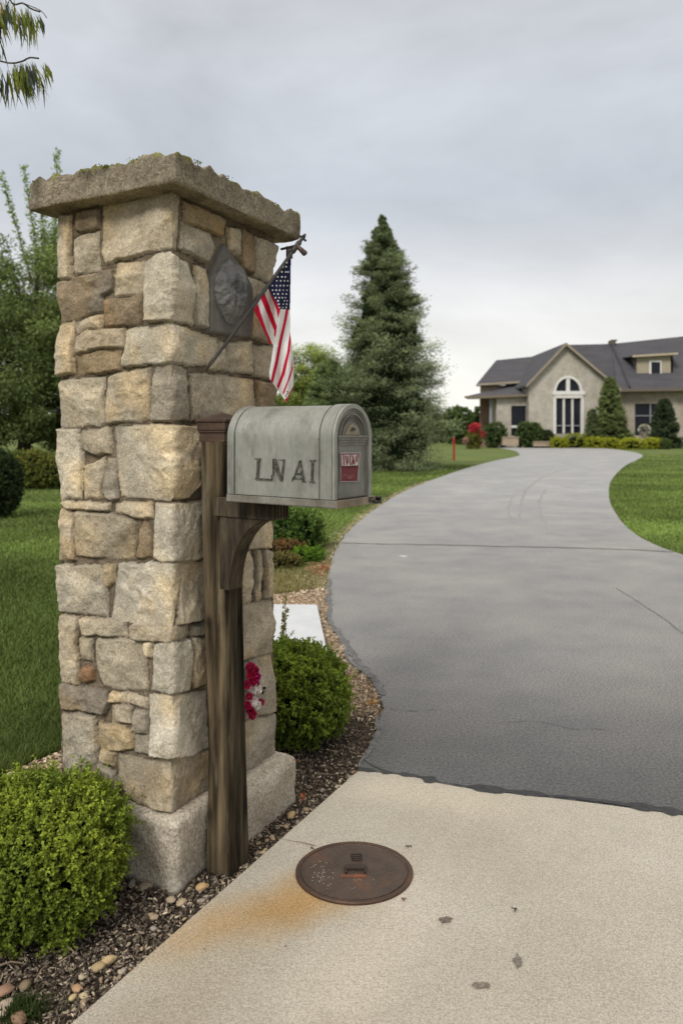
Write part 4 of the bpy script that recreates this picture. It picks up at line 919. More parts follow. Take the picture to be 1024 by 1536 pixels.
# concrete apron
e0, e1 = G2(110, 1536), G2(537, 1158); ed = unit(e1-e0); eb = e0-ed*6.5
conc = [eb, e0, e0+(e1-e0)*.5, e1]+[np.array(p) for p in seam_s[1:]]+[np.array((9.0, -5.0))]
CONC = mat('concrete', (.40, .367, .305), (.345, .313, .255), 2.2, 9, rough=.9, spec=.15, bump=[(190, .9, .003)], speck=(185, .45), patch=((.43, .395, .335), 1.3), patch_ramp=(.45, .7))
nt = CONC.node_tree; bs = nt.nodes['Principled BSDF']
def stain(c, r, rot, colr_, lo, hi, strength, nsc=3):
    src = bs.inputs['Base Color'].links[0].from_socket
    tc_ = nt.nodes.new('ShaderNodeTexCoord'); mp_ = nt.nodes.new('ShaderNodeMapping'); mp_.vector_type = 'TEXTURE'
    mp_.inputs['Location'].default_value = (c[0], c[1], 0); mp_.inputs['Rotation'].default_value = (0, 0, rot); mp_.inputs['Scale'].default_value = (r[0], r[1], 1)
    no = nt.nodes.new('ShaderNodeTexNoise'); no.inputs['Scale'].default_value = nsc; no.inputs['Detail'].default_value = 5; nt.links.new(tc_.outputs['Object'], no.inputs['Vector'])
    ln = nt.nodes.new('ShaderNodeVectorMath'); ln.operation = 'LENGTH'; nt.links.new(tc_.outputs['Object'], mp_.inputs[0]); nt.links.new(mp_.outputs[0], ln.inputs[0])
    ad = nt.nodes.new('ShaderNodeMath'); ad.operation = 'MULTIPLY_ADD'; ad.inputs[1].default_value = 1.2; nt.links.new(no.outputs['Fac'], ad.inputs[0]); nt.links.new(ln.outputs['Value'], ad.inputs[2])
    m_ = nt.nodes.new('ShaderNodeMapRange'); m_.interpolation_type = 'SMOOTHSTEP'; m_.inputs['From Min'].default_value = lo+.6; m_.inputs['From Max'].default_value = hi+.6; m_.inputs['To Min'].default_value = strength; m_.inputs['To Max'].default_value = 0
    nt.links.new(ad.outputs[0], m_.inputs[0]); x = nt.nodes.new('ShaderNodeMix'); x.data_type = 'RGBA'; x.blend_type = 'MULTIPLY'; nt.links.new(m_.outputs[0], x.inputs[0]); nt.links.new(src, x.inputs[6]); x.inputs[7].default_value = (*colr_, 1)
    nt.links.new(x.outputs[2], bs.inputs['Base Color'])
mc = gnd(531, 1311)
s0 = gnd(395, 1372); stain(s0[:2], (.50, .15), R(28), (.98, .74, .45), .0, 1.2, .88, 5)
s1 = gnd(470, 1345); stain(s1[:2], (.26, .16), R(20), (.98, .78, .46), .1, 1.1, .6, 6)
s2 = gnd(300, 1470); stain(s2[:2], (.6, .16), R(60), (.80, .77, .70), .1, 1.2, .55, 3)
s3 = gnd(640, 1195); stain(s3[:2], (.5, .16), R(-14), (1.22, 1.2, 1.16), .1, 1.1, .8, 3)
s4 = gnd(560, 1420); stain(s4[:2], (.2, .5), R(-25), (1.18, 1.17, 1.15), .1, 1.1, .7, 3)
apron = tag(sheet('concrete_apron', conc, .004, .06, CONC), 'pale concrete apron', kind='structure')
ribbon('joint_crack', gl((410, 1257), (430, 1264), (452, 1268), (472, 1273)), .0035, .0085, CRK, apron, .8, 8, n=12, wav=.003, col=(3, 2, 1.2))
for k, (x_, y_, w_, h_, col_) in enumerate(((668, 1384, 10, 5, (.09, .075, .06)), (776, 1447, 7, 9, (.11, .095, .08)), (722, 1483, 13, 5, (.12, .10, .08)))):
    rg = np.random.default_rng(40+k); P = []
    for t in np.linspace(0, 2*math.pi, 22)[:-1]: rr_ = 1+rg.normal()*.22; P.append(G2(x_+w_*math.cos(t)*rr_, y_+h_*math.sin(t)*rr_))
    mb = MB(); mb.add([(p[0], p[1], .0082) for p in P], [tuple(range(len(P)))][::-1]); o = mb.build('oil_spot', mat('spot', col_, tuple(c*1.9 for c in col_), 160, 4, rough=.8, ramp=(.4, .62)), apron)
# chipped black rim where the concrete meets the beds
# mulch beds
bed = [eb+np.array((0, 0))]+[e0, e1]+[p for p in LE if p[1] < 6.7 and p[1] > 3.06]+[np.array((-.12, 6.75)), np.array((-.40, 6.62)), np.array((-.72, 6.45)), np.array((-.86, 5.2)), np.array((-1.12, 3.75)), np.array((-1.22, 3.32)), np.array((-1.42, 3.02)), np.array((-2.4, 2.6)), np.array((-3.6, 1.6)), np.array((-5.6, -1.5)), np.array((-6.5, -4))]
bedP = np.array(bed)
SOIL = mat('mulch_soil', (.085, .066, .050), (.045, .035, .027), 18, 8, rough=.95, spec=.1, bump=[(50, 1, .02)], speck=(90, .5), attr=True)
def lightness(x, y):   # dark shredded bark by the pillar, dry pale chips farther up the drive
    return sstep((y-3.35-.25*fbm(np.stack([x*3, y*3, 0*x], 1), 2))/.55)*sstep((x+1.05)/.25)+sstep((y-2.95)/.2)*sstep((-.95-x)/.1)*(y > 2.6)
gx = np.arange(-6.6, 1.6, .06); gy = np.arange(-4.2, 7.0, .06); X, Y = np.meshgrid(gx, gy, indexing='ij'); x, y = X.ravel(), Y.ravel()
gi = pip(bed, x, y); zz = -.022+.008*fbm(np.stack([x*5, y*5, 0*x], 1), 3)
lg = np.clip(lightness(x, y), 0, 1)[:, None]; cc = np.ones((len(x), 3))*(1-lg)+lg*np.array((5.2, 4.6, 4.0))
I = np.arange(len(x)).reshape(X.shape); F = np.stack([I[:-1, :-1], I[1:, :-1], I[1:, 1:], I[:-1, 1:]], -1).reshape(-1, 4); ok = gi[F].any(1)
tag(mk('mulch_bed', np.stack([x, y, np.minimum(zz, -.012)], 1), F[ok], SOIL, None, cc), 'mulched planting bed', kind='structure')
PIL_EX = [pil(-.03, -.05, 0)[:2], pil(PW+.03, -.08, 0)[:2], pil(PW+.03, PL+.03, 0)[:2], pil(-.03, PL+.03, 0)[:2]]
def chips(name, n, box, size, colfun, dens, rng, label, aspect=3.4, z=-.017, inside=bed):
    x = rng.uniform(box[0], box[1], n*3); y = rng.uniform(box[2], box[3], n*3)
    k = pip(inside, x, y) & ~pip(PIL_EX, x, y) & (rng.random(n*3) < dens(x, y)); x, y = x[k][:n], y[k][:n]; n = len(x)
    L_ = size*(.35+rng.random(n)**2*1.5); W_ = L_/aspect*(.5+rng.random(n)*1.2); T_ = L_*.10+.0008
    q = rng.normal(size=(n, 3))*np.array((1, 1, .35)); a = unit(q); b = unit(np.cross(a, rng.normal(size=(n, 3))*.5+np.array((0, 0, 1.)))); c = np.cross(a, b)
    P = np.stack([x, y, z+.008*fbm(np.stack([x*5, y*5, 0*x], 1), 3)+rng.random(n)*.012], 1)
    cor = []
    for sa, sb in ((-1, -.5), (-.2, -1), (1, -.35), (.75, .6), (-.5, 1)):
        for sc_ in (-1, 1): cor.append(P+a*(L_*.5*sa*(1+.25*rng.normal(size=n)))[:, None]+b*(W_*.5*sb)[:, None]+c*(T_*sc_)[:, None])
    V = np.stack(cor, 1).reshape(-1, 3); k = np.arange(n)[:, None]*10
    quads = np.concatenate([k+np.array([[2*i, 2*((i+1) % 5), 2*((i+1) % 5)+1, 2*i+1]]) for i in range(5)]).reshape(-1, 4)
    tri = np.concatenate([k+np.array([[1, 3, 5]]), k+np.array([[1, 5, 7]]), k+np.array([[1, 7, 9]]), k+np.array([[4, 2, 0]]), k+np.array([[6, 4, 0]]), k+np.array([[8, 6, 0]])]).reshape(-1, 3)
    o = mk(name, V, [quads, tri], CHIP, None, np.repeat(colfun(x, y, n), 10, 0), smooth=False); return tag(o, label, kind='stuff')
rg = np.random.default_rng(77)
def pal(cols, p): 
    cols = np.array(cols)
    def f(x, y, n): return cols[rg.choice(len(cols), n, p=p)]*(.6+.8*rg.random((n, 1)))
    return f
dark = pal([(.045, .034, .026), (.08, .062, .047), (.14, .112, .085), (.25, .20, .15), (.45, .37, .27)], [.13, .19, .26, .25, .17])
pale = pal([(.48, .37, .25), (.60, .49, .35), (.32, .235, .155), (.70, .60, .47), (.18, .135, .09)], [.3, .3, .2, .12, .08])
near = lambda x, y: np.clip((2.2/np.maximum(np.hypot(x, y), 1.6))**2, .02, 1)
chips('bark_mulch', 60000, (-2.0, .6, 1.2, 4.2), .0095, dark, lambda x, y: near(x, y)*(1-np.clip(lightness(x, y), 0, 1)*.93), rg, 'dark shredded bark mulch around the pillar foot')
chips('wood_chips', 42000, (-1.6, .7, 2.6, 6.8), .0150, pale, lambda x, y: np.clip(lightness(x, y), 0, 1)*np.clip((3.4/np.maximum(y, 2.6))**1.5, .1, 1)*np.where(x < -.95, 1, .9), rg, 'pale dry wood chips along the driveway edge')
chips('bark_mulch', 7000, (-5, -.5, -2.5, 1.6), .022, dark, lambda x, y: .6+0*x, rg, 'dark shredded bark mulch around the pillar foot')
# ragged strip of chips beside the drive farther up, and past the white slab
strip = [p for p in LE if 6.3 < p[1] < 24]; SL = np.array(strip)
def near_edge(n, spread, lo, hi):
    k = rg.integers(0, len(SL)-1, n*3); t = rg.random(n*3)[:, None]; p = SL[k]*(1-t)+SL[k+1]*t; p[:, 0] -= np.abs(rg.normal(size=n*3))*spread; return p[(p[:, 1] > lo) & (p[:, 1] < hi)][:n]
def chip_strip(n, spread, size, colf, lo, hi, name, label):
    P = near_edge(n, spread, lo, hi); n = len(P); V, F = leaves(np.c_[P, np.full(n, -.012)], rg.normal(size=(n, 3))*np.array((1, 1, .25)), size*(.5+rg.random(n)), size*.5, rg)
    o = mk(name, V, F, CHIP, None, np.repeat(colf(0, 0, n), 5, 0), smooth=False); tag(o, label, kind='stuff')
chip_strip(9000, .09, .035, pale, 6.2, 22, 'wood_chips', 'pale dry wood chips along the driveway edge')

# lawn grass
BASE = np.array((.116, .158, .042))
def grass(n, sampler, hgt, wid, name, dry=None):
    P = sampler(n); n = len(P); d = P[:, 1]
    stripe = np.sin((P[:, 0]*.34+P[:, 1]*.94)*1.15+.5*np.sin(P[:, 0]*.4))
    h = hgt*(.6+.8*rg.random(n)); w_ = wid*np.maximum(d, 2.5)/3*(.7+.6*rg.random(n))
    az = rg.random(n)*6.283; lean = rg.normal(size=(n, 2))*.35
    base = np.c_[P, np.full(n, -.034)]; s_ = np.stack([np.cos(az), np.sin(az), 0*az], 1)*w_[:, None]*.5
    mid = base+np.c_[lean*h[:, None]*.35, h*.6]; tip = base+np.c_[lean*h[:, None]*1.1, h]
    V = np.stack([base-s_, base+s_, mid+s_*.8, mid-s_*.8, tip], 1).reshape(-1, 3); k = np.arange(n)[:, None]*5
    Q = (k+np.array([[0, 1, 2, 3]])); T = (k+np.array([[3, 2, 4]]))
    c = BASE*(1+.55*sstep((d-4.5)/7))[:, None]*(1+.16*stripe)[:, None]*(.6+.8*rg.random((n, 1)))*(1+.30*fbm(np.c_[P*.9, 0*d], 3))[:, None]
    if dry is not None: f = np.clip(dry(P), 0, 1)[:, None]; c = c*(1-f)+f*np.array((.30, .24, .12))*(.5+rg.random((n, 1)))
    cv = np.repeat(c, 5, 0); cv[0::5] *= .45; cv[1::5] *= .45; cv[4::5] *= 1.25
    tag(mk(name, V, [Q, T], GRASS, None, cv, smooth=False), 'short mown lawn grass', kind='stuff')
DR = np.array(asph)
def notpaved(P): return ~pip(asph, P[:, 0], P[:, 1]) & ~pip(bed, P[:, 0], P[:, 1]) & ~pip(conc, P[:, 0], P[:, 1])
def samp(y0, y1, xl, xr):
    def f(n):
        u = rg.random(n*2); y = 1/(1/y0+(1/y1-1/y0)*u); x = y*(xl+(xr-xl)*rg.random(n*2)); P = np.stack([x, y], 1); P = P[notpaved(P)]; return P[:n]
    return f
def samp2(n):
    u = rg.random(n*2); y = 1/(1/2.4+(1/26-1/2.4)*u); x = y*(-.62+.30*rg.random(n*2)); P = np.stack([x, y], 1); return P[notpaved(P)][:n]
grass(95000, samp2, .050, .0036, 'lawn_grass')
dryf = lambda P: sstep((8.6-P[:, 1]+.8*fbm(np.c_[P*2, P[:, :1]*0], 2))/2.2)*(P[:, 0] > -.9)*.85
grass(80000, samp(6.2, 34, -.16, .25), .042, .0036, 'lawn_grass', dryf)
grass(60000, samp(7.5, 50, .30, .60), .042, .0036, 'lawn_grass')
grass(34000, samp(3.6, 34, -.36, -.13), .042, .0036, 'lawn_grass', dryf)
# grass tuft in the bed corner
P0 = gnd(32, 1512); n = 620; P = P0[:2]+rg.normal(size=(n, 2))*np.array((.030, .018)); V, F = leaves(np.c_[P, np.full(n, -.02)], rg.normal(size=(n, 3))*.5+np.array((0, 0, .8)), .035*(.5+rg.random(n)), .0035, rg)
o = mk('grass_tuft', V, F, GRASS, None, np.repeat(np.array((.05, .075, .02))*(.5+rg.random((n, 1))), 5, 0), smooth=False); tag(o, 'low dark tuft of grass among stones at the bottom left of the bed', 'grass tuft')

# manhole cover
IRON = mat('rusty_iron', (.105, .070, .050), (.055, .042, .034), 14, 8, rough=.55, metal=.45, spec=.45, attr=True, bump=[(90, .6, .003), (22, .3, .006)], patch=((.17, .085, .045), 7), patch_ramp=(.55, .72), speck=(120, .25))
mh = empty('manhole_cover', (mc[0], mc[1], .004), 'oval rusty brown iron manhole cover set in the pale concrete', 'manhole cover')
rx, ry = .186, .166
def lathe(name, prof, parent, col=(1, 1, 1), seg=96):
    V = [(mc[0]+r*rx*math.cos(2*math.pi*k/seg), mc[1]+r*ry*math.sin(2*math.pi*k/seg), z) for r, z in prof for k in range(seg)]; F = [(i*seg+k, i*seg+(k+1) % seg, (i+1)*seg+(k+1) % seg, (i+1)*seg+k) for i in range(len(prof)-1) for k in range(seg)]
    if prof[-1][0] < .1: F.append(tuple((len(prof)-1)*seg+k for k in range(seg)))
    m = MB(); m.add(V, F, col); return m.build(name, IRON, parent, smooth=False)
lathe('frame_ring', [(1.0, .0), (1.0, .010), (.985, .0125), (.935, .0125), (.925, .011)], mh, (.95, .8, .72))
lathe('lid', [(.925, .0085), (.905, .0085), (.90, .0120), (.88, .0120), (.875, .0105), (.6, .0110), (.3, .0115), (.03, .0115)], mh)
m = MB(); z0, z1 = .0110, .0155
def mp2(px, py): return gnd(px, py, .012)
def bar(p, q, wd, col=(1, 1, 1), zz=(z0, z1), mb=None):
    a, b = gnd(*p, .012), gnd(*q, .012); t = unit(b-a); n_ = np.array((-t[1], t[0], 0))*wd/2
    P = [a+n_, b+n_, b-n_, a-n_]; P = [np.array((p_[0], p_[1], zz[0])) for p_ in P]; (mb or m).prism(P, (0, 0, zz[1]-zz[0]), col)
cvz = lambda X_, Y_: (430+X_/4.876, 1250+Y_/4.876)
for a, b, w_ in (((468, 158), (545, 158), .006), ((474, 172), (548, 172), .005), ((474, 186), (548, 186), .005), ((478, 201), (545, 201), .005), ((470, 158), (482, 203), .004), ((544, 158), (544, 203), .004)): bar(cvz(*a), cvz(*b), w_, (.7, .7, .7))
m.build('cast_marking', IRON, mh)
m = MB()
bar(cvz(420, 262), cvz(575, 262), .020, (.55, .55, .55), (.0110, .020), m); bar(cvz(440, 240), cvz(560, 236), .012, (.8, .75, .7), (.0110, .016), m); bar(cvz(425, 255), cvz(435, 300), .006, (.6, .6, .6), (.0110, .018), m); bar(cvz(580, 255), cvz(572, 300), .006, (.6, .6, .6), (.0110, .018), m)
bar(cvz(395, 316), cvz(580, 314), .012, (2.2, 1.3, .95), (.0110, .0135), m)
m.build('lifting_handle', IRON, mh)
FLK = mat('pale_fleck', (.40, .37, .34), None, 30, rough=.8); rg2 = np.random.default_rng(6)
for k in range(60):
    X_, Y_ = (rg2.normal(250, 45), rg2.normal(300, 60)) if k < 40 else (rg2.normal(420, 160), rg2.normal(320, 70)); 
    if ((X_-492)/400)**2+((Y_-308)/180)**2 > .8: continue
    p = gnd(*cvz(X_, Y_), .012); r_ = rg2.uniform(.0006, .0022); m = MB(); m.prism([(p[0]+r_*math.cos(t)*rg2.uniform(.6, 1.3), p[1]+r_*math.sin(t)*rg2.uniform(.6, 1.3), .0112) for t in np.linspace(0, 6.28, 7)[:-1]], (0, 0, .0006)); m.build('paint_fleck', FLK, mh)

# white slab on the bed
m = MB(); P = [(-.200, 5.92), (-.092, 4.62), (-.70, 4.55), (-.80, 5.95)]; m.prism([(a, b, .028) for a, b in P], (0, 0, -.035)); 
WS = mat('white_slab', (.56, .575, .59), (.48, .495, .51), 6, 8, rough=.5, bump=[(90, .1, .002)]); o = m.build('white_slab', WS, bevel=.004); tag(o, 'flat white slab lying on the chips behind the round bush', 'slab')

TWIG = mat('twig_wood', (.24, .18, .12), (.14, .10, .07), 30, rough=.9)
# pebbles, leaves and twigs
PEB = mat('pebble', (1, 1, 1), (.8, .76, .7), 18, 5, rough=.75, attr=True, speck=(120, .12), bump=[(60, .3, .003)])
def pebble(px, py, r, col, label, group=None, seed=0, squash=.6, rot=None, name='pebble'):
    rg = np.random.default_rng(seed); p = gnd(px, py, .0); V, F = ico((0, 0, 0), (1, 1, 1), 3, .12, 1.3)
    V = V+fbm(V*1.7+seed, 2)[:, None]*.10*V
    V = V*np.array((r, r*rg.uniform(.6, .85), r*squash)); a = rg.random()*3 if rot is None else rot; c_, s_ = math.cos(a), math.sin(a)
    V = np.stack([V[:, 0]*c_-V[:, 1]*s_, V[:, 0]*s_+V[:, 1]*c_, V[:, 2]], 1)+np.array((p[0], p[1], r*squash*.45-.012))
    e = np.array((p[0], p[1], 0)); o = mk(name, V, F, PEB, None, np.tile(np.array(col), (len(V), 1))); return tag(o, label, name, group)
pebble(303, 1328, .021, (.42, .29, .15), 'smooth orange-tan pebble against the foot of the wooden post', seed=1, rot=.4)
pebble(437, 1221, .022, (.38, .28, .15), 'ochre pebble wedged between rear plinth stone and concrete', seed=2, rot=1.2)
pebble(163, 1437, .020, (.45, .34, .19), 'large cream pebble near the concrete edge, level with the bush bottom', seed=3, rot=.5)
pebble(148, 1446, .020, (.40, .31, .18), 'long tan pebble touching the large cream one in the bed', seed=4, rot=.8, squash=.45)
pebble(122, 1461, .010, (.42, .35, .25), 'small oval cream pebble alone in dark mulch', seed=5)
pebble(109, 1492, .012, (.48, .38, .22), 'pale yellow pebble lowest of the cluster by the concrete', seed=6)
pebble(116, 1479, .015, (.40, .26, .15), 'reddish tan pebble topmost of the cluster by the concrete', seed=7)
pebble(126, 1490, .013, (.42, .34, .22), 'beige pebble right end of the cluster by the concrete', seed=8)
pebble(38, 1474, .017, (.22, .17, .11), 'brown stone lying among twigs at the left edge of the bed', seed=9, rot=1.4)
pebble(218, 1327, .024, (.27, .23, .18), 'flat grey stone leaning at the left foot of the plinth', seed=10, squash=.5)
pebble(198, 1322, .018, (.20, .18, .16), 'dark grey stone half under the trimmed bush by the plinth', seed=11)
pebble(228, 1371, .020, (.38, .31, .22), 'flat pale stone in the mulch below the plinth corner', seed=12, squash=.35)
pebble(256, 1346, .016, (.40, .33, .24), 'chalky stone just below the plinth corner', seed=13, squash=.5)
pebble(272, 1350, .018, (.38, .30, .20), 'buff stone between plinth corner and the concrete edge', seed=14, squash=.45)
pebble(28, 1525, .022, (.22, .14, .09), 'reddish brown stone inside the grass tuft', seed=15, squash=.6)
pebble(8, 1508, .030, (.40, .33, .26), 'pale flat stone at the bottom left corner of the bed', seed=16, squash=.4)
pebble(6, 1482, .024, (.32, .20, .14), 'pinkish flat stone at the left edge above the grass tuft', seed=17, squash=.4)
r3 = np.random.default_rng(12)
for k in range(85):
    t = r3.random()**1.3; y_ = 1.62+t*1.55; x_ = e0[0]+(y_-e0[1])*ed[0]/ed[1]-.016-abs(r3.normal())*.045
    if pip(PIL_EX, np.array([x_]), np.array([y_]))[0]: continue
    r_ = r3.uniform(.0035, .012); p = (CX+FP*x_/y_, CY+FP*1.4/y_); c_ = np.array([(.42, .33, .21), (.36, .27, .18), (.46, .40, .31), (.28, .19, .13), (.33, .30, .26)][r3.integers(5)])
    pebble(p[0], p[1], r_, tuple(c_*r3.uniform(.8, 1.1)), 'small tan pebble in the mulch strip beside the concrete edge', 'small pebbles along the concrete edge', seed=100+k, squash=r3.uniform(.4, .7))
def dleaf(px, py, L_, col, label, z=.012, group=None, seed=0, name='fallen_leaf', cat='leaf'):
    rg = np.random.default_rng(seed); p = gnd(px, py, z); n = 5
    V, F = leaves(np.tile(p, (n, 1))+rg.normal(size=(n, 3))*np.array((.1, .1, .03))*L_, rg.normal(size=(n, 3))*np.array((1, 1, .3)), L_*(.6+.5*rg.random(n)), L_*.5, rg); V[:, 2] = np.maximum(V[:, 2], z-.003)
    tag(mk(name, V, F, LEAF, None, np.repeat(np.array(col)*(.7+.6*rg.random((n, 1))), 5, 0), smooth=False), label, cat, group)
dleaf(562, 1055, .045, (.50, .22, .03), 'bright orange fallen leaf on the chips at the asphalt edge', .022, seed=1)
dleaf(457, 1198, .026, (.35, .11, .04), 'rust red fallen leaf in dark mulch behind the plinth', .012, seed=2)
dleaf(444, 1142, .030, (.35, .20, .13), 'pinkish brown fallen leaf under the round bush', .012, seed=3)
dleaf(771, 1363, .012, (.03, .022, .018), 'tiny dark leaf scrap right of the manhole cover', .010, seed=4)
dleaf(613, 1269, .015, (.05, .035, .02), 'dark leaf scrap just beyond the right rim of the cover', .010, seed=5)
dleaf(606, 1350, .010, (.14, .05, .025), 'red-brown leaf scrap below the right rim of the cover', .010, seed=6)
dleaf(469, 1272, .011, (.06, .035, .02), 'brown leaf scrap at the end of the concrete crack', .010, seed=7)
dleaf(428, 1419, .006, (.04, .03, .02), 'tiny dark speck of leaf below the rust stain', .010, seed=8)
dleaf(307, 1424, .006, (.04, .03, .02), 'tiny dark speck of leaf near the shaded concrete edge', .010, seed=9)
for k, (a, b, c_) in enumerate((((52, 1474), (62, 1455), (76, 1443)), ((86, 1446), (100, 1437), (112, 1430)), ((0, 1449), (16, 1443), (38, 1446)), ((100, 1420), (106, 1424), (113, 1430)), ((10, 1478), (14, 1468), (18, 1462)))):
    m = MB(); m.tube([gnd(*a, .010), gnd(*b, .020), gnd(*c_, .012)], [.0022, .002, .0012], 6); o = m.build('twig', TWIG)
    tag(o, ['long pale twig slanting in the mulch left of the pebble cluster', 'thin twig pointing at the bush bottom', 'curved twig at the left frame edge under the bush', 'short twig hanging from the bush edge', 'short upright twig beside the pinkish flat stone'][k], 'twig')
# ------------------------------------------------------------------ near bushes
def bushy(name, loc, r, label, seed, nspr, per, leaf, colA, colB, power, sprig=.04):
    rng = np.random.default_rng(seed); loc = np.array(loc, dtype=float); root = empty(name, tuple(loc), label, 'bush')
    c = loc+np.array((0, 0, r[2]*1.0)); parts, cols = [], []
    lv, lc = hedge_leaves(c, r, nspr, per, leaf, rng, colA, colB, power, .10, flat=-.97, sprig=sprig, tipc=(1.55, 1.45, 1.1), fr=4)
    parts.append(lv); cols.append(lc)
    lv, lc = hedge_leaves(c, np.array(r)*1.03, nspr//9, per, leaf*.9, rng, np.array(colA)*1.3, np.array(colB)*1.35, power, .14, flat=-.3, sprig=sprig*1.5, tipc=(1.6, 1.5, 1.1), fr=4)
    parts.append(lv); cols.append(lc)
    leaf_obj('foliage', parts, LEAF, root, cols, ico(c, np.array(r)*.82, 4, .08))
    m = MB(); 
    for k in range(7):
        a = k*.9+seed; q = loc+np.array((math.cos(a)*.03, math.sin(a)*.03, -.02)); m.tube([q, q+np.array((math.cos(a)*r[0]*.3, math.sin(a)*r[1]*.3, r[2]*.4)), q+np.array((math.cos(a)*r[0]*.7, math.sin(a)*r[1]*.7, r[2]*.9))], [.008, .006, .003], 6)
    m.build('stem', BARK, root, smooth=True); return root
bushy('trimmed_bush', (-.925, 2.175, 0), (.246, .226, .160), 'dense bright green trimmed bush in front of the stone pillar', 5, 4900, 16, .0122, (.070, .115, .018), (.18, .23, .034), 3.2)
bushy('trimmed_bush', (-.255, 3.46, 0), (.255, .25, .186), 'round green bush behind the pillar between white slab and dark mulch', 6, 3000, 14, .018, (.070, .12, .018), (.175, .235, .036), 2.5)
# straggly shoots over the white slab
rg = np.random.default_rng(50); p0 = np.array((-.38, 3.75, .0)); pl = empty('wispy_plant', tuple(p0), 'thin yellow-green sprigs rising behind the round bush over the white slab', 'plant')
m = MB(); B_s, cS = [], []
for k in range(9):
    a = p0+np.array((rg.normal()*.05, rg.normal()*.04, 0)); e = a+np.array((.05*rg.normal()+.05, .05*rg.normal(), .50+.09*rg.random())); m.tube([a, (a+e)/2+rg.normal(size=3)*.01, e], [.002, .0015, .001], 4)
    for t in np.linspace(.4, 1, 26): B_s.append(a+(e-a)*t)
m.build('stem', TWIG, pl); B_s = np.repeat(np.array(B_s), 3, 0); leaf_obj('foliage', [leaves(B_s, rg.normal(size=B_s.shape)+np.array((0, 0, .5)), .022, .010, rg)], LEAF, pl, [np.array((.26, .24, .07))*(.6+.7*rg.random((len(B_s), 1)))])

# perennials on the lawn edge behind the pillar
shrub('perennial_clump', gnd(440, 822), (.27, .20, .20), 'leafy green perennial clump with specks of white flower behind the pillar', 'plant', (.05, .10, .02), (.11, .17, .035), 420, 12, .05, .13, 61, 2.0, bumpy=.35)
rg = np.random.default_rng(9); q = gnd(427, 818)+rg.normal(size=(26, 3))*np.array((.10, .08, .03))+np.array((0, -.12, .16)); fp = [o for o in COL.objects if o.name.startswith('perennial_clump')][0]; 
for q_ in q:
    V, F = leaves(np.tile(q_, (5, 1)), rg.normal(size=(5, 3)), .03, .03, rg); mk('white_flower', V, F, PETAL, fp, np.tile(np.array((.7, .7, .68)), (len(V), 1)), smooth=False)
shrub('low_shrub', gnd(428, 836), (.20, .14, .075), 'low russet-brown mounded shrub behind the pillar', 'shrub', (.13, .07, .03), (.20, .11, .05), 260, 10, .03, .05, 62, 2.2)
shrub('low_shrub', gnd(462, 840), (.16, .13, .055), 'low bright green cushion plant on the lawn', 'shrub', (.08, .17, .015), (.13, .22, .02), 260, 10, .026, .04, 63, 2.4)
shrub('low_shrub', gnd(424, 849), (.17, .12, .050), 'flat olive-brown cushion plant nearest the pillar edge', 'shrub', (.11, .10, .03), (.17, .13, .05), 240, 10, .024, .04, 64, 2.4)
P = gnd(484, 852)[:2]+rg.normal(size=(420, 2))*np.array((.075, .22)); P = P[notpaved(P)]; V, F = leaves(np.c_[P, np.full(len(P), -.004+.012*rg.random(len(P)))], rg.normal(size=(len(P), 3))*np.array((1, 1, .3)), .035, .018, rg)
tag(mk('leaf_litter', V, F, CHIP, None, np.repeat(np.array((.42, .20, .10))*(.5+.8*rg.random((len(P), 1))), 5, 0), smooth=False), 'rusty patch of dry leaves', kind='stuff')

# ------------------------------------------------------------------ trees
sp = gnd(583, 703)
SH = 1.4+(650-325)/FP*sp[1]
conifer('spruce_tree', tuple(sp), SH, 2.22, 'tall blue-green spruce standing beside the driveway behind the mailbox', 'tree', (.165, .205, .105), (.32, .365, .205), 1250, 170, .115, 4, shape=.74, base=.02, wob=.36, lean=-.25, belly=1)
sp2 = gnd(497, 706); conifer('spruce_tree', (sp2[0], sp2[1]+2.2, 0), 4.3, 1.7, 'shorter dark evergreen left of the tall spruce, behind the mailbox', 'tree', (.15, .205, .085), (.27, .34, .14), 560, 140, .12, 14, shape=.55, base=.02, wob=.18)
t = gnd(452, 698); limb_tree('leafy_tree', (t[0], t[1], 0), 5.6, (0, 0, 3.4), (1.9, 1.7, 2.1), 110, 360, .10, 'light green loose tree seen between the flag and the spruce', 'tree', (.30, .38, .07), (.50, .58, .15), 23, .10, .50, gap=.6)
t = gnd(30, 706); Yt = t[1]
def tp(px, py): return at(px, py, Yt)
limb_tree('leafy_tree', (-12.6, Yt+1.5, 0), 10.4, (1.1, 0, 4.9), (4.2, 3.4, 4.6), 340, 330, .15, 'big dark green leafy tree behind the pillar at the left edge', 'tree', (.17, .24, .07), (.34, .42, .14), 31, .24, .85,
          shoots=[tuple(tp(86, 226)), tuple(tp(36, 250)), tuple(tp(2, 262)), tuple(tp(62, 300))], gap=.75)
limb_tree('leafy_tree', (-17.8, Yt+3, 0), 9.0, (0, 0, 4.9), (3.8, 3.0, 4.2), 190, 220, .12, 'dark leafy tree further left, mostly outside the picture', 'tree', (.11, .165, .05), (.22, .29, .09), 32, .22, .75)
limb_tree('leafy_tree', (-9.6, Yt+6, 0), 6.6, (0, 0, 3.2), (3.2, 2.4, 3.2), 190, 260, .15, 'shaded low tree hidden behind the pillar, left of its lower half', 'tree', (.05, .08, .028), (.10, .14, .045), 33, .16, .7)
shrub('hedge_shrub', tuple(gnd(50, 731)), (.50, .45, .44), 'yellow-green mounded shrub at the far side of the left lawn, nearest the pillar', 'shrub', (.10, .125, .028), (.20, .19, .045), 900, 10, .06, .10, 71, 2.4, bumpy=.2)
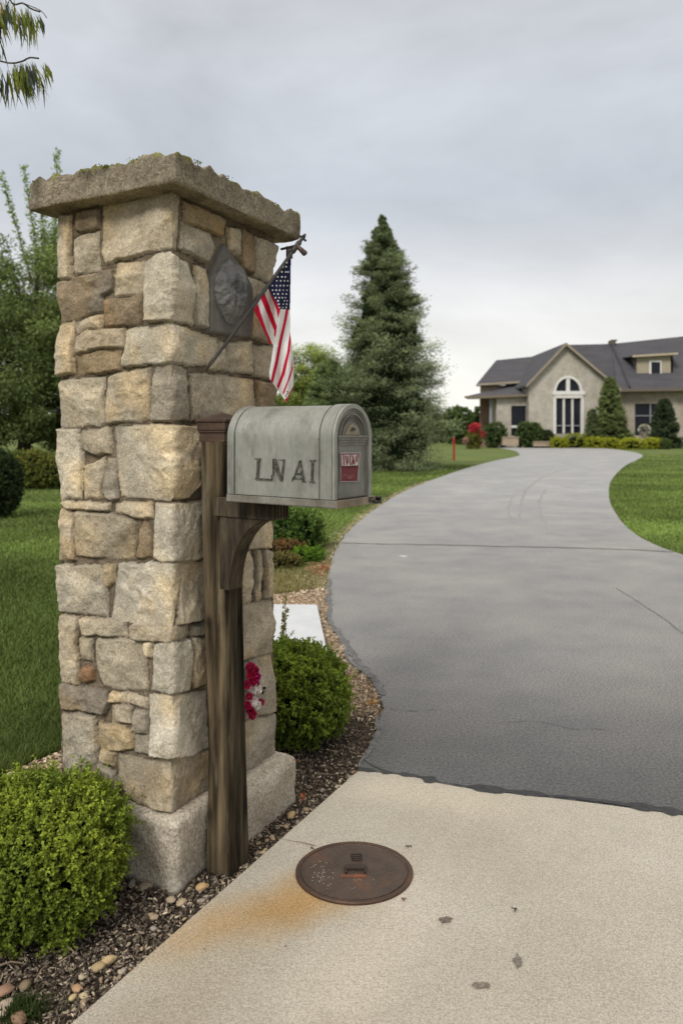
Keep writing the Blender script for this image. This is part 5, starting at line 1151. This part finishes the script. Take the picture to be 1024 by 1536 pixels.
shrub('hedge_shrub', tuple(gnd(22, 729)), (.50, .45, .40), 'green mounded shrub at the far side of the left lawn, beside the dark cone bush', 'shrub', (.06, .09, .02), (.13, .15, .035), 900, 10, .06, .10, 72, 2.4, bumpy=.2)
shrub('hedge_shrub', tuple(gnd(78, 731)), (.46, .45, .40), 'yellow-green shrub partly hidden by the pillar, far left lawn', 'shrub', (.09, .115, .026), (.18, .18, .045), 800, 10, .06, .10, 73, 2.4, bumpy=.2)
k = gnd(-8, 775); shrub('clipped_conifer', tuple(k), (.42, .42, .56), 'dark green clipped conical bush on the lawn at the left frame edge', 'shrub', (.020, .038, .014), (.045, .070, .022), 2200, 12, .035, .06, 74, 1.9, bumpy=.06)
# distant wood
rg = np.random.default_rng(90); n = 42000; x = rg.uniform(-230, 190, n); top = 4.5+1.8*fbm(np.c_[x*.05, 0*x, 0*x], 3)+1.1*fbm(np.c_[x*.3, 0*x, 0*x], 2); z = top*rg.random(n)**.8
P = np.c_[x, 175+rg.normal(size=n)*3, z]; V, F = leaves(P, rg.normal(size=(n, 3)), 1.3, .8, rg)
tag(mk('distant_wood', V, F, LEAF, None, np.repeat(np.array((.14, .18, .10))*(.5+.8*rg.random((n, 1)))*(.5+.5*(z/top))[:, None], 5, 0), smooth=False), 'distant line of trees on the horizon', kind='stuff')

# branch reaching in from the upper left
rg = np.random.default_rng(15); br = empty('overhanging_branch', tuple(at(-60, 40, 3.0)), 'drooping branch of narrow willow-like leaves at the top left corner', 'branch')
TW = [[(-160, -60), (-60, -50), (0, -30), (18, 4), (34, 4), (46, 12), (60, 17)], [(-160, 60), (-40, 80), (4, 92), (20, 94), (34, 91), (44, 86), (58, 87)], [(-60, -50), (-20, -10), (4, -4), (12, 6)], [(34, 4), (45, 8), (62, 16), (70, 26)], [(-40, 80), (-10, 60), (0, 52), (6, 70)]]
m = MB(); Lb, Ld, Ll, Lc = [], [], [], []
def lf(px, py, dx, dy, ln, colr_, dep=0): Lb.append(at(px, py, 3.0+dep)); Ld.append((dx, rg.normal()*.2, -dy)); Ll.append(ln/FP*3.0); Lc.append(colr_)
for T_ in TW: m.tube([at(a, b, 3.0+.05*math.sin(i)) for i, (a, b) in enumerate(smooth_loop(T_, n=4))], [.0035 if T_[0][0] < -100 else .0018]*((len(T_)-1)*4+1), 5, cap=False)
m.build('twig', BARK, br)
GRN, OLV, YEL, DRK = (.13, .17, .018), (.20, .19, .02), (.34, .22, .03), (.035, .045, .045)  # DRK: leaf colour painted as if in shadow
for (x0, x1, y0, y1, n, ln) in ((-30, 22, -10, 12, 70, 46), (22, 46, 8, 22, 34, 48), (50, 64, 18, 24, 9, 26), (-30, 22, 96, 104, 40, 44), (18, 52, 90, 98, 62, 48), (60, 72, 90, 98, 8, 34), (-20, 8, 46, 60, 10, 36)):
    for _ in range(n):
        a = rg.uniform(x0, x1); lf(a, rg.uniform(y0, y1), rg.normal()*.14+.18, 1, ln*rg.uniform(.8, 1.4), [GRN, OLV, YEL, DRK][rg.choice(4, p=[.48, .22, .07, .23])], rg.normal()*.07)
Lc = np.array(Lc)*(.7+.6*rg.random((len(Lc), 1)))
leaf_obj('leaves', [leaves(np.array(Lb), np.array(Ld), np.array(Ll), .011*(.6+.6*rg.random(len(Lb))), rg)], LEAF, br, [Lc])

# ------------------------------------------------------------------ house
HD = 74.0
hs = at(850, 0, HD); house = empty('stone_house', (hs[0], HD, 0), 'large grey-roofed stone house with an arched window at the end of the driveway', 'house')
WALL = mat('stone_wall', (.44, .405, .35), (.30, .27, .225), 1.4, 9, rough=.9, spec=.1, speck=(3.5, .14), attr=True, patch=((.44, .41, .36), .6), bump=[(3, .5, .05)])
ROOF = mat('roof_shingle', (.080, .079, .088), (.058, .057, .064), .8, 6, rough=.85, spec=.2, speck=(7, .22), attr=True, stretch=(.5, 1, 3))
TRIM = mat('tan_trim', (.33, .285, .215), (.28, .235, .175), 2, rough=.7, attr=True)
WHT = mat('white_trim', (.66, .65, .62), (.58, .57, .54), 2, rough=.6, attr=True)
GLS = mat('dark_glass', (.010, .012, .018), (.02, .022, .03), .6, rough=.25, spec=.15)
def H(px, py, Y=HD): return at(px, py, Y)
def wall(m, pts, Y, th=.25, col=(1, 1, 1)): m.prism([H(x, y, Y) for x, y in pts], (0, th, 0), col)
def hbox(m, x0, y0, x1, y1, Y, d0=0, d1=.3, col=(1, 1, 1)):
    a, b = H(x0, y1, Y), H(x1, y0, Y); m.box((a[0], Y+d0, a[2]), (b[0], Y+d1, b[2]), col)
GY = 672.5   # below ground line
# gable block: front wall with an arched opening, side walls, roof
arc = [(852+21.5*math.cos(t), 588-24.5*math.sin(t)) for t in np.linspace(0, math.pi, 25)]
m = MB(); m.prism([H(*p) for p in [(793, GY), (793, 578), (848.5, 517), (926, 578), (929, 582), (929, GY), (873.5, GY), (873.5, 588)]+arc[1:-1]+[(830.5, 588), (830.5, GY)]], (0, .35, 0)); hbox(m, 830.5, 651, 873.5, GY, HD, .0, .34)
hbox(m, 793, 578, 797, GY, HD, .35, 11, (.8, .8, .8)); hbox(m, 925, 582, 929, GY, HD, .35, 11, (.8, .8, .8)); m.build('gable_wall', WALL, house)
def slope(m, quad, th=.22, col=(1, 1, 1)): m.prism(quad, (0, 0, -th), col)
m = MB(); ap, le, re = H(848.5, 514, HD-.5), H(789, 577, HD-.5), H(931, 583, HD-.5); bk = np.array((0, 13, 0))
slope(m, [le, ap, ap+bk, le+bk]); slope(m, [ap, re, re+bk, ap+bk]); m.build('gable_roof', ROOF, house)
m = MB()
for a, b in (((789, 577), (848.5, 513.6)), ((848.5, 513.6), (931, 583))):
    A0, B0 = H(*a, HD-.52), H(*b, HD-.52); m.prism([A0, B0, B0-np.array((0, 0, .30)), A0-np.array((0, 0, .30))], (0, -.12, 0), (.82, .82, .82))
m.build('rake_board', TRIM, house)
# arched window
win = empty('window', (H(852, 620)[0], HD, H(852, 650)[2]), None, None); win.parent = house; win.location = win.location-house.location; win['label'] = 'tall arched window with white surround and three lower panes'
m = MB(); a1 = [(852+21.5*math.cos(t), 588-24.5*math.sin(t)) for t in np.linspace(0, math.pi, 25)]; a2 = [(852+18.2*math.cos(t), 588-21.0*math.sin(t)) for t in np.linspace(0, math.pi, 25)]
for i in range(24): m.prism([H(*a1[i], HD-.06), H(*a1[i+1], HD-.06), H(*a2[i+1], HD-.06), H(*a2[i], HD-.06)], (0, .36, 0))
hbox(m, 828, 586.5, 876.5, 592, HD, -.16, .28); hbox(m, 830.5, 592, 874, 597, HD, -.10, .26, (.95, .93, .9)); hbox(m, 829.5, 597, 833.5, 651, HD, -.08, .28); hbox(m, 871, 597, 875, 651, HD, -.08, .28)
hbox(m, 849.2, 566, 854.6, 586.6, HD, .0, .24); m.build('frame', WHT, win)
m = MB(); hbox(m, 844, 597, 847.2, 650, HD, .04, .22, (.85, .84, .82)); hbox(m, 857, 597, 860, 650, HD, .04, .22, (.85, .84, .82)); hbox(m, 833.5, 637.5, 871, 639.2, HD, .06, .20, (.35, .36, .4)); m.build('mullion', WHT, win)
m = MB(); m.prism([H(x, y, HD+.26) for x, y in [(871, 650), (871, 589)]+[(852+18*math.cos(t), 588-20.8*math.sin(t)) for t in np.linspace(.02, math.pi-.02, 20)]+[(833, 589), (833, 650)]], (0, .04, 0)); m.build('pane', GLS, win)
m = MB(); hbox(m, 828, 650.5, 876, 656, HD, -1.0, -.02, (.75, .78, .82)); hbox(m, 824, 656.2, 880, GY, HD, -1.8, -.02, (.6, .62, .65)); m.build('front_step', WALL, house)
# main roof and right wing
def zat(py, Y): return 1.4+(CY-py)/FP*Y
m = MB(); Y0, Y1 = HD+1.5, HD+8
def rp(px, py, Y): return at(px, py, Y)
slope(m, [rp(925, 583.5, Y0), rp(1130, 580, Y0), rp(1130, 493, Y1), rp(917, 515.5, Y1)])
slope(m, [rp(870, 584, Y0+1), rp(928, 583.7, Y0+.4), rp(917, 515.7, Y1), rp(848, 517, Y1)], col=(.92, .92, .92))
bkr = np.array((0, 7, -6.2)); slope(m, [rp(848, 517, Y1), rp(917, 515.5, Y1), rp(917, 515.5, Y1)+bkr, rp(848, 517, Y1)+bkr]); slope(m, [rp(917, 515.5, Y1), rp(1130, 493, Y1), rp(1130, 493, Y1)+bkr, rp(917, 515.5, Y1)+bkr]); m.build('main_roof', ROOF, house)
m = MB(); m.tube([rp(917, 514.5, Y1-.1), rp(930, 545, HD+4.9), rp(944, 581, Y0+.1)], .14, 6, (.8, .8, .8)); m.build('ridge_tile', ROOF, house)
m = MB(); m.prism([rp(925, 583.5, Y0-.1), rp(1130, 580, Y0-.1), rp(1130, 584.5, Y0-.1), rp(925, 587.5, Y0-.1)], (0, -.14, 0), (.45, .42, .45)); m.build('gutter', TRIM, house)
m = MB(); hbox(m, 914, 511, 922, 517, Y1, -.3, .5, (.35, .36, .34)); hbox(m, 916, 509.6, 924, 511.2, Y1, -.35, .55, (.4, .4, .36)); m.build('chimney', TRIM, house)
WY = HD+2.6; m = MB()
hbox(m, 929.5, 584, 951, GY+1, WY, 0, .3, (.92, .88, .84)); hbox(m, 951, 584, 992, 605, WY, 0, .3, (.92, .88, .84)); hbox(m, 992, 584, 1130, GY+1, WY, 0, .3, (.92, .88, .84)); hbox(m, 951, 653, 992, GY+1, WY, 0, .3, (.92, .88, .84)); hbox(m, 1126, 584, 1130, GY+1, WY, .3, 9); hbox(m, 800, 590, 1130, GY+1, WY, 9, 9.3)
m.build('wing_wall', WALL, house)
wn_ = empty('window', tuple(H(971, 650, WY)-house.location), None, None); wn_.parent = house; wn_['label'] = 'wide dark window of the right wing'
m = MB(); hbox(m, 951, 605, 952.6, 653, WY, .04, .2, (.3, .3, .33)); hbox(m, 990.4, 605, 992, 653, WY, .04, .2, (.3, .3, .33)); hbox(m, 974.6, 605, 976.6, 653, WY, .05, .2, (.32, .33, .37)); hbox(m, 952.6, 622.5, 990.4, 624.3, WY, .06, .19, (.32, .33, .37)); hbox(m, 951, 603.6, 992, 605.4, WY, .02, .2, (.4, .4, .42)); m.build('frame', WHT, wn_)
m = MB(); hbox(m, 951, 604, 992, 653, WY, .2, .24); m.build('pane', GLS, wn_)
# dormer
DY = HD+3.6; dm = empty('dormer', tuple(H(982, 575, DY)-house.location), None, None); dm.parent = house
m = MB(); hbox(m, 955, 533, 1008.5, 576, DY, 0, .2, (1.1, 1.12, 1.12)); m.prism([H(1008.5, 576, DY), H(1008.5, 533, DY), H(1008.5, 533, DY)+np.array((.5, 4, 0)), H(1008.5, 576, DY)+np.array((.5, 4, 0))], (-.2, 0, 0), (.7, .68, .66)); m.prism([H(955, 576, DY+.2), H(955, 533, DY+.2), H(955, 533, DY+.2)+np.array((0, 4, 0)), H(955, 576, DY+.2)+np.array((0, 4, 0))], (.2, 0, 0), (.7, .68, .66)); m.build('dormer_wall', TRIM, dm)
m = MB(); P = [H(948, 533.5, DY-.5), H(1016, 529.5, DY-.5)]; m.prism([P[0], P[1], P[1]+np.array((1.0, 5, .25)), P[0]+np.array((.0, 5, .25))], (0, 0, -.12)); m.build('dormer_roof', ROOF, dm)
m = MB(); m.prism([P[0]+(0, -.02, .06), P[1]+(0, -.02, .06), P[1]+(0, -.02, -.16), P[0]+(0, -.02, -.16)], (0, -.1, 0), (1.25, 1.25, 1.2)); m.build('fascia', TRIM, dm)
m = MB(); hbox(m, 973, 540.5, 976, 571, DY, -.08, -.01); hbox(m, 989.5, 540.5, 991.5, 571, DY, -.08, -.01); hbox(m, 976, 540.5, 989.5, 543, DY, -.08, -.01); hbox(m, 974, 568.5, 991, 571, DY, -.10, -.015); m.build('window_frame', WHT, dm)
m = MB(); hbox(m, 976, 543, 989.5, 568.5, DY, -.05, -.012, (1, 1, 1)); m.build('window_pane', GLS, dm)
# left wing
LY = HD+5; m = MB()
slope(m, [rp(714, 576.5, LY), rp(800, 571, LY), rp(835, 531, LY+6), rp(744, 540, LY+6)]); slope(m, [rp(714, 576.5, LY), rp(744, 540, LY+6), rp(716, 574, LY+10)]); slope(m, [rp(744, 540, LY+6), rp(835, 531, LY+6), rp(835, 571, LY+11), rp(718, 574, LY+11)]); m.build('wing_roof', ROOF, house)
m = MB(); m.prism([rp(714, 575.5, LY-.05), rp(795, 570.2, LY-.05), rp(795, 573.6, LY-.05), rp(714, 578.5, LY-.05)], (0, -.12, 0)); m.build('wing_fascia', TRIM, house)
m = MB(); hbox(m, 722, 577, 800, GY, LY, .6, .8, (.75, .68, .62)); m.build('upper_wing_wall', WALL, house)
PY = HD+1.2; m = MB()
slope(m, [rp(696.5, 594.5, PY-.6), rp(795, 591.5, PY-.6), rp(795, 573.5, LY+.5), rp(768, 575.5, LY+.5), rp(735, 586, LY+.2)], .18); m.build('porch_roof', ROOF, house)
m = MB(); m.prism([rp(696.5, 594, PY-.62), rp(795, 591, PY-.62), rp(795, 594, PY-.62), rp(700, 598.5, PY-.62)], (0, -.1, 0), (.55, .52, .5)); m.prism([rp(700, 597.5, PY-.5), rp(795, 594.5, PY-.5), rp(795, 595.5, LY), rp(712, 597.5, LY)], (0, 0, -.08), (.8, .75, .7)); m.build('porch_eave', TRIM, house)
m = MB(); hbox(m, 744.5, 594, 766.5, GY, PY, 0, .25); hbox(m, 790.5, 594, 794, GY, PY, 0, .25); hbox(m, 766.5, 594, 790.5, 608.5, PY, 0, .25); hbox(m, 766.5, 653.5, 790.5, GY, PY, 0, .25); hbox(m, 744.5, 594, 748, GY, PY, .25, 3.5, (.7, .65, .6)); m.build('porch_wall', WALL, house)
m = MB(); hbox(m, 719, 597, 738, GY, LY, -.4, -.1, (.62, .45, .42)); hbox(m, 738, 597, 746, GY, LY, -.5, -.2, (.5, .46, .42)); m.build('porch_recess', WALL, house)
m = MB(); m.tube([H(736, GY, PY+.4), H(736, 598, PY+.4)], .16, 10, (.38, .40, .46)); m.build('porch_column', WHT, house)
wl = empty('window', tuple(H(778, 650, PY)-house.location), None, None); wl.parent = house; wl['label'] = 'dark window beside the gable wall with a pale rail'
m = MB(); hbox(m, 766.5, 608.5, 790.5, 653.5, PY, .14, .18); m.build('pane', GLS, wl)
m = MB(); hbox(m, 766.5, 638, 790.5, 641.6, PY, .04, .13); m.build('rail', WHT, wl)
PLN = mat('planter_stone', (.36, .29, .21), (.27, .21, .15), 4, rough=.9)
for (a, b, c, d, yy, lb) in ((754, 655, 777.5, 668, 71.6, 'tan stone planter block between two round shrubs by the house'), (800, 662, 828, 669.5, 71.5, 'low tan stone planter in front of the arched window')):
    m = MB(); hbox(m, a, b+1.5, c, d, yy, 0, 1.1); hbox(m, a-.6, b, c+.6, b+1.4, yy, -.08, 1.18, (1.1, 1.1, 1.1)); tag(m.build('stone_planter', PLN), lb, 'planter')
m = MB(); hbox(m, 1002, 664, 1090, 669.5, 72, 0, 2.4); tag(m.build('raised_bed', mat('bed_edge', (.15, .105, .08), (.10, .07, .055), 3, rough=.95)), 'low brown raised bed at the right edge in front of the house', 'planter')
# planting by the house
def far(name, x0, x1, y0, Y, label, cA, cB, seed, power=2.3, cat='shrub', nspr=420, leaf=.16, py=None):
    c = at((x0+x1)/2, 650, Y); rx_ = (x1-x0)/2/FP*Y*(.90 if name == 'hedge_mound' else 1); hz = (1.4+(650-y0)/FP*Y)/2
    return shrub(name, (c[0], Y, 0), (rx_, rx_*.85, hz), label, cat, cA, cB, nspr, 10, leaf, .22, seed, power, bumpy=.12)
DG, MG, YG, YH = (.055, .085, .03), (.10, .145, .045), (.24, .27, .025), (.42, .42, .04)
far('round_shrub', 728, 757.5, 636, 73, 'round dark green shrub left of the porch window', DG, MG, 201)
far('round_shrub', 776, 800, 635, 72.4, 'round dark shrub under the porch window', DG, MG, 202)
far('round_shrub', 792, 812, 637, 73, 'dark round shrub against the left end of the gable wall', DG, MG, 203)
far('round_shrub', 811, 829, 648, 73.4, 'small dark grey-green shrub beside the arched window step', (.025, .04, .02), (.05, .07, .035), 204)
for i, (a, b, y_, Y_, lb) in enumerate(((826, 851, 658, 71, 'low yellow-green hedge mound, leftmost in the row by the arched window'), (847, 881, 652.5, 71.8, 'low hedge mound directly under the arched window'), (878, 905, 658.5, 70.6, 'low yellow-green mound under the small conical bush'), (899, 930, 659.5, 70, 'low yellow-green mound in front of the ivy-like conifer'), (931, 967, 660, 66, 'broad bright yellow-green mound nearest the driveway end'), (966, 992, 660, 67.5, 'yellow-green mound below the wide dark window'))):
    far('hedge_mound', a, b, y_, Y_, lb, (.17, .20, .025) if i == 1 else YG, (.32, .34, .04) if i == 1 else YH, 210+i, 2.9, 'hedge', 300, .12)
far('hedge_mound', 988, 1004, 661.5, 67, 'small dark mound at the right end of the hedge row', DG, MG, 217, 2.6, 'hedge', 240, .12)
def fcon(name, px, w, y0, Y, label, cA, cB, seed, shape=.6, n=260, lean=0):
    c = at(px, 650, Y); conifer(name, (c[0], Y, 0), 1.4+(650-y0)/FP*Y, w/2/FP*Y, label, 'tree', cA, cB, n, 60, .32, seed, shape=shape, base=.01, wob=.14, belly=0, lean=lean)
fcon('conical_evergreen', 915, 50, 567, 72, 'tall light green conical evergreen at the right corner of the gable', (.15, .19, .07), (.28, .33, .13), 230, .62, 380)
fcon('conical_evergreen', 888, 19, 614, 71.6, 'small slim evergreen left of the tall one, beside the arched window', (.11, .15, .06), (.22, .26, .12), 231, .55, 180)
fcon('conical_evergreen', 996, 44, 600, 71, 'dark conical evergreen in front of the wide window', (.05, .075, .04), (.10, .13, .065), 232, .60, 320)
far('round_shrub', 918, 946, 645, 71.6, 'green shrub at the foot of the tall conical evergreen', (.05, .08, .03), (.10, .14, .05), 233)
c = at(966, 0, 69); m = MB(); m.tube([(c[0], 69, 0), (c[0], 69, .9), (c[0], 69, 1.2)], [.22, .14, .30], 12); tp_ = empty('flower_pot', (c[0], 69, 0), 'pale flower pot on a dark pedestal in front of the wide window', 'flower pot'); m.build('pedestal', PLN, tp_)
rg = np.random.default_rng(300); d = fib(160, rg); V, F = leaves(np.array((c[0], 69, 1.75))+d*np.array((.42, .4, .38)), d+rg.normal(size=d.shape)*.4, .22, .14, rg); mk('flowers', V, F, PETAL, tp_, np.repeat(np.array((.42, .40, .33))*(.5+.8*rg.random((160, 1))), 5, 0), smooth=False)
far('round_shrub', 664, 713, 612, 96, 'large round tree-like shrub far left of the house', (.07, .11, .04), (.13, .18, .065), 240, 2.3, 'tree', 700, .30)
far('round_shrub', 710, 734, 612, 84, 'dark upright shrub at the left end of the porch', (.05, .08, .03), (.09, .13, .045), 241, 2.6, 'tree', 500, .25)
far('round_shrub', 640, 674, 622, 110, 'pale green distant bush behind the tall spruce', (.06, .09, .035), (.10, .13, .05), 242, 2.3, 'tree', 600, .30)
# flowering plant with red heads
c = at(712, 0, 68); rp_ = empty('flowering_plant', (c[0], 68, 0), 'plant with big rose-red flower heads at the left end of the house', 'plant')
lv, lc = hedge_leaves((c[0]-.1, 68, .75), (.62, .5, .75), 260, 10, .15, rg, (.12, .13, .03), (.26, .22, .06), 2.2, .2, sprig=.2); leaf_obj('foliage', [lv], LEAF, rp_, [lc], ico((c[0], 68, .7), (.4, .35, .55), 2))
for (px, py, r_, cc) in ((709, 642, .42, (.50, .035, .06)), (714, 640, .38, (.55, .05, .07)), (723, 651, .30, (.42, .02, .04)), (698, 661, .30, (.45, .25, .22))):
    p = at(px, py, 67.6); d = fib(120, rg); V, F = leaves(p+d*r_*.7, d+rg.normal(size=d.shape)*.5, r_*.5, r_*.4, rg); mk('flower_head', V, F, PETAL, rp_, np.repeat(np.array(cc)*(.6+.7*rg.random((120, 1))), 5, 0), smooth=False)
# red marker post
c = gnd(680.5, 690); mkp = empty('marker_post', (c[0], c[1], 0), 'slim red marker post standing on the lawn near the spruce', 'post')
REDM = mat('red_plastic', (.42, .022, .015), (.34, .02, .015), 5, rough=.5)
h_ = zat(657, c[1]); m = MB(); m.tube([(c[0], c[1], -.05), (c[0], c[1], h_-.10)], [.055, .055], 10); m.build('post', REDM, mkp)
m = MB(); m.tube([(c[0], c[1], h_-.099), (c[0], c[1], h_-.02), (c[0], c[1], h_)], [.072, .072, .04], 10); m.build('cap', REDM, mkp)
bpy.context.view_layer.update()
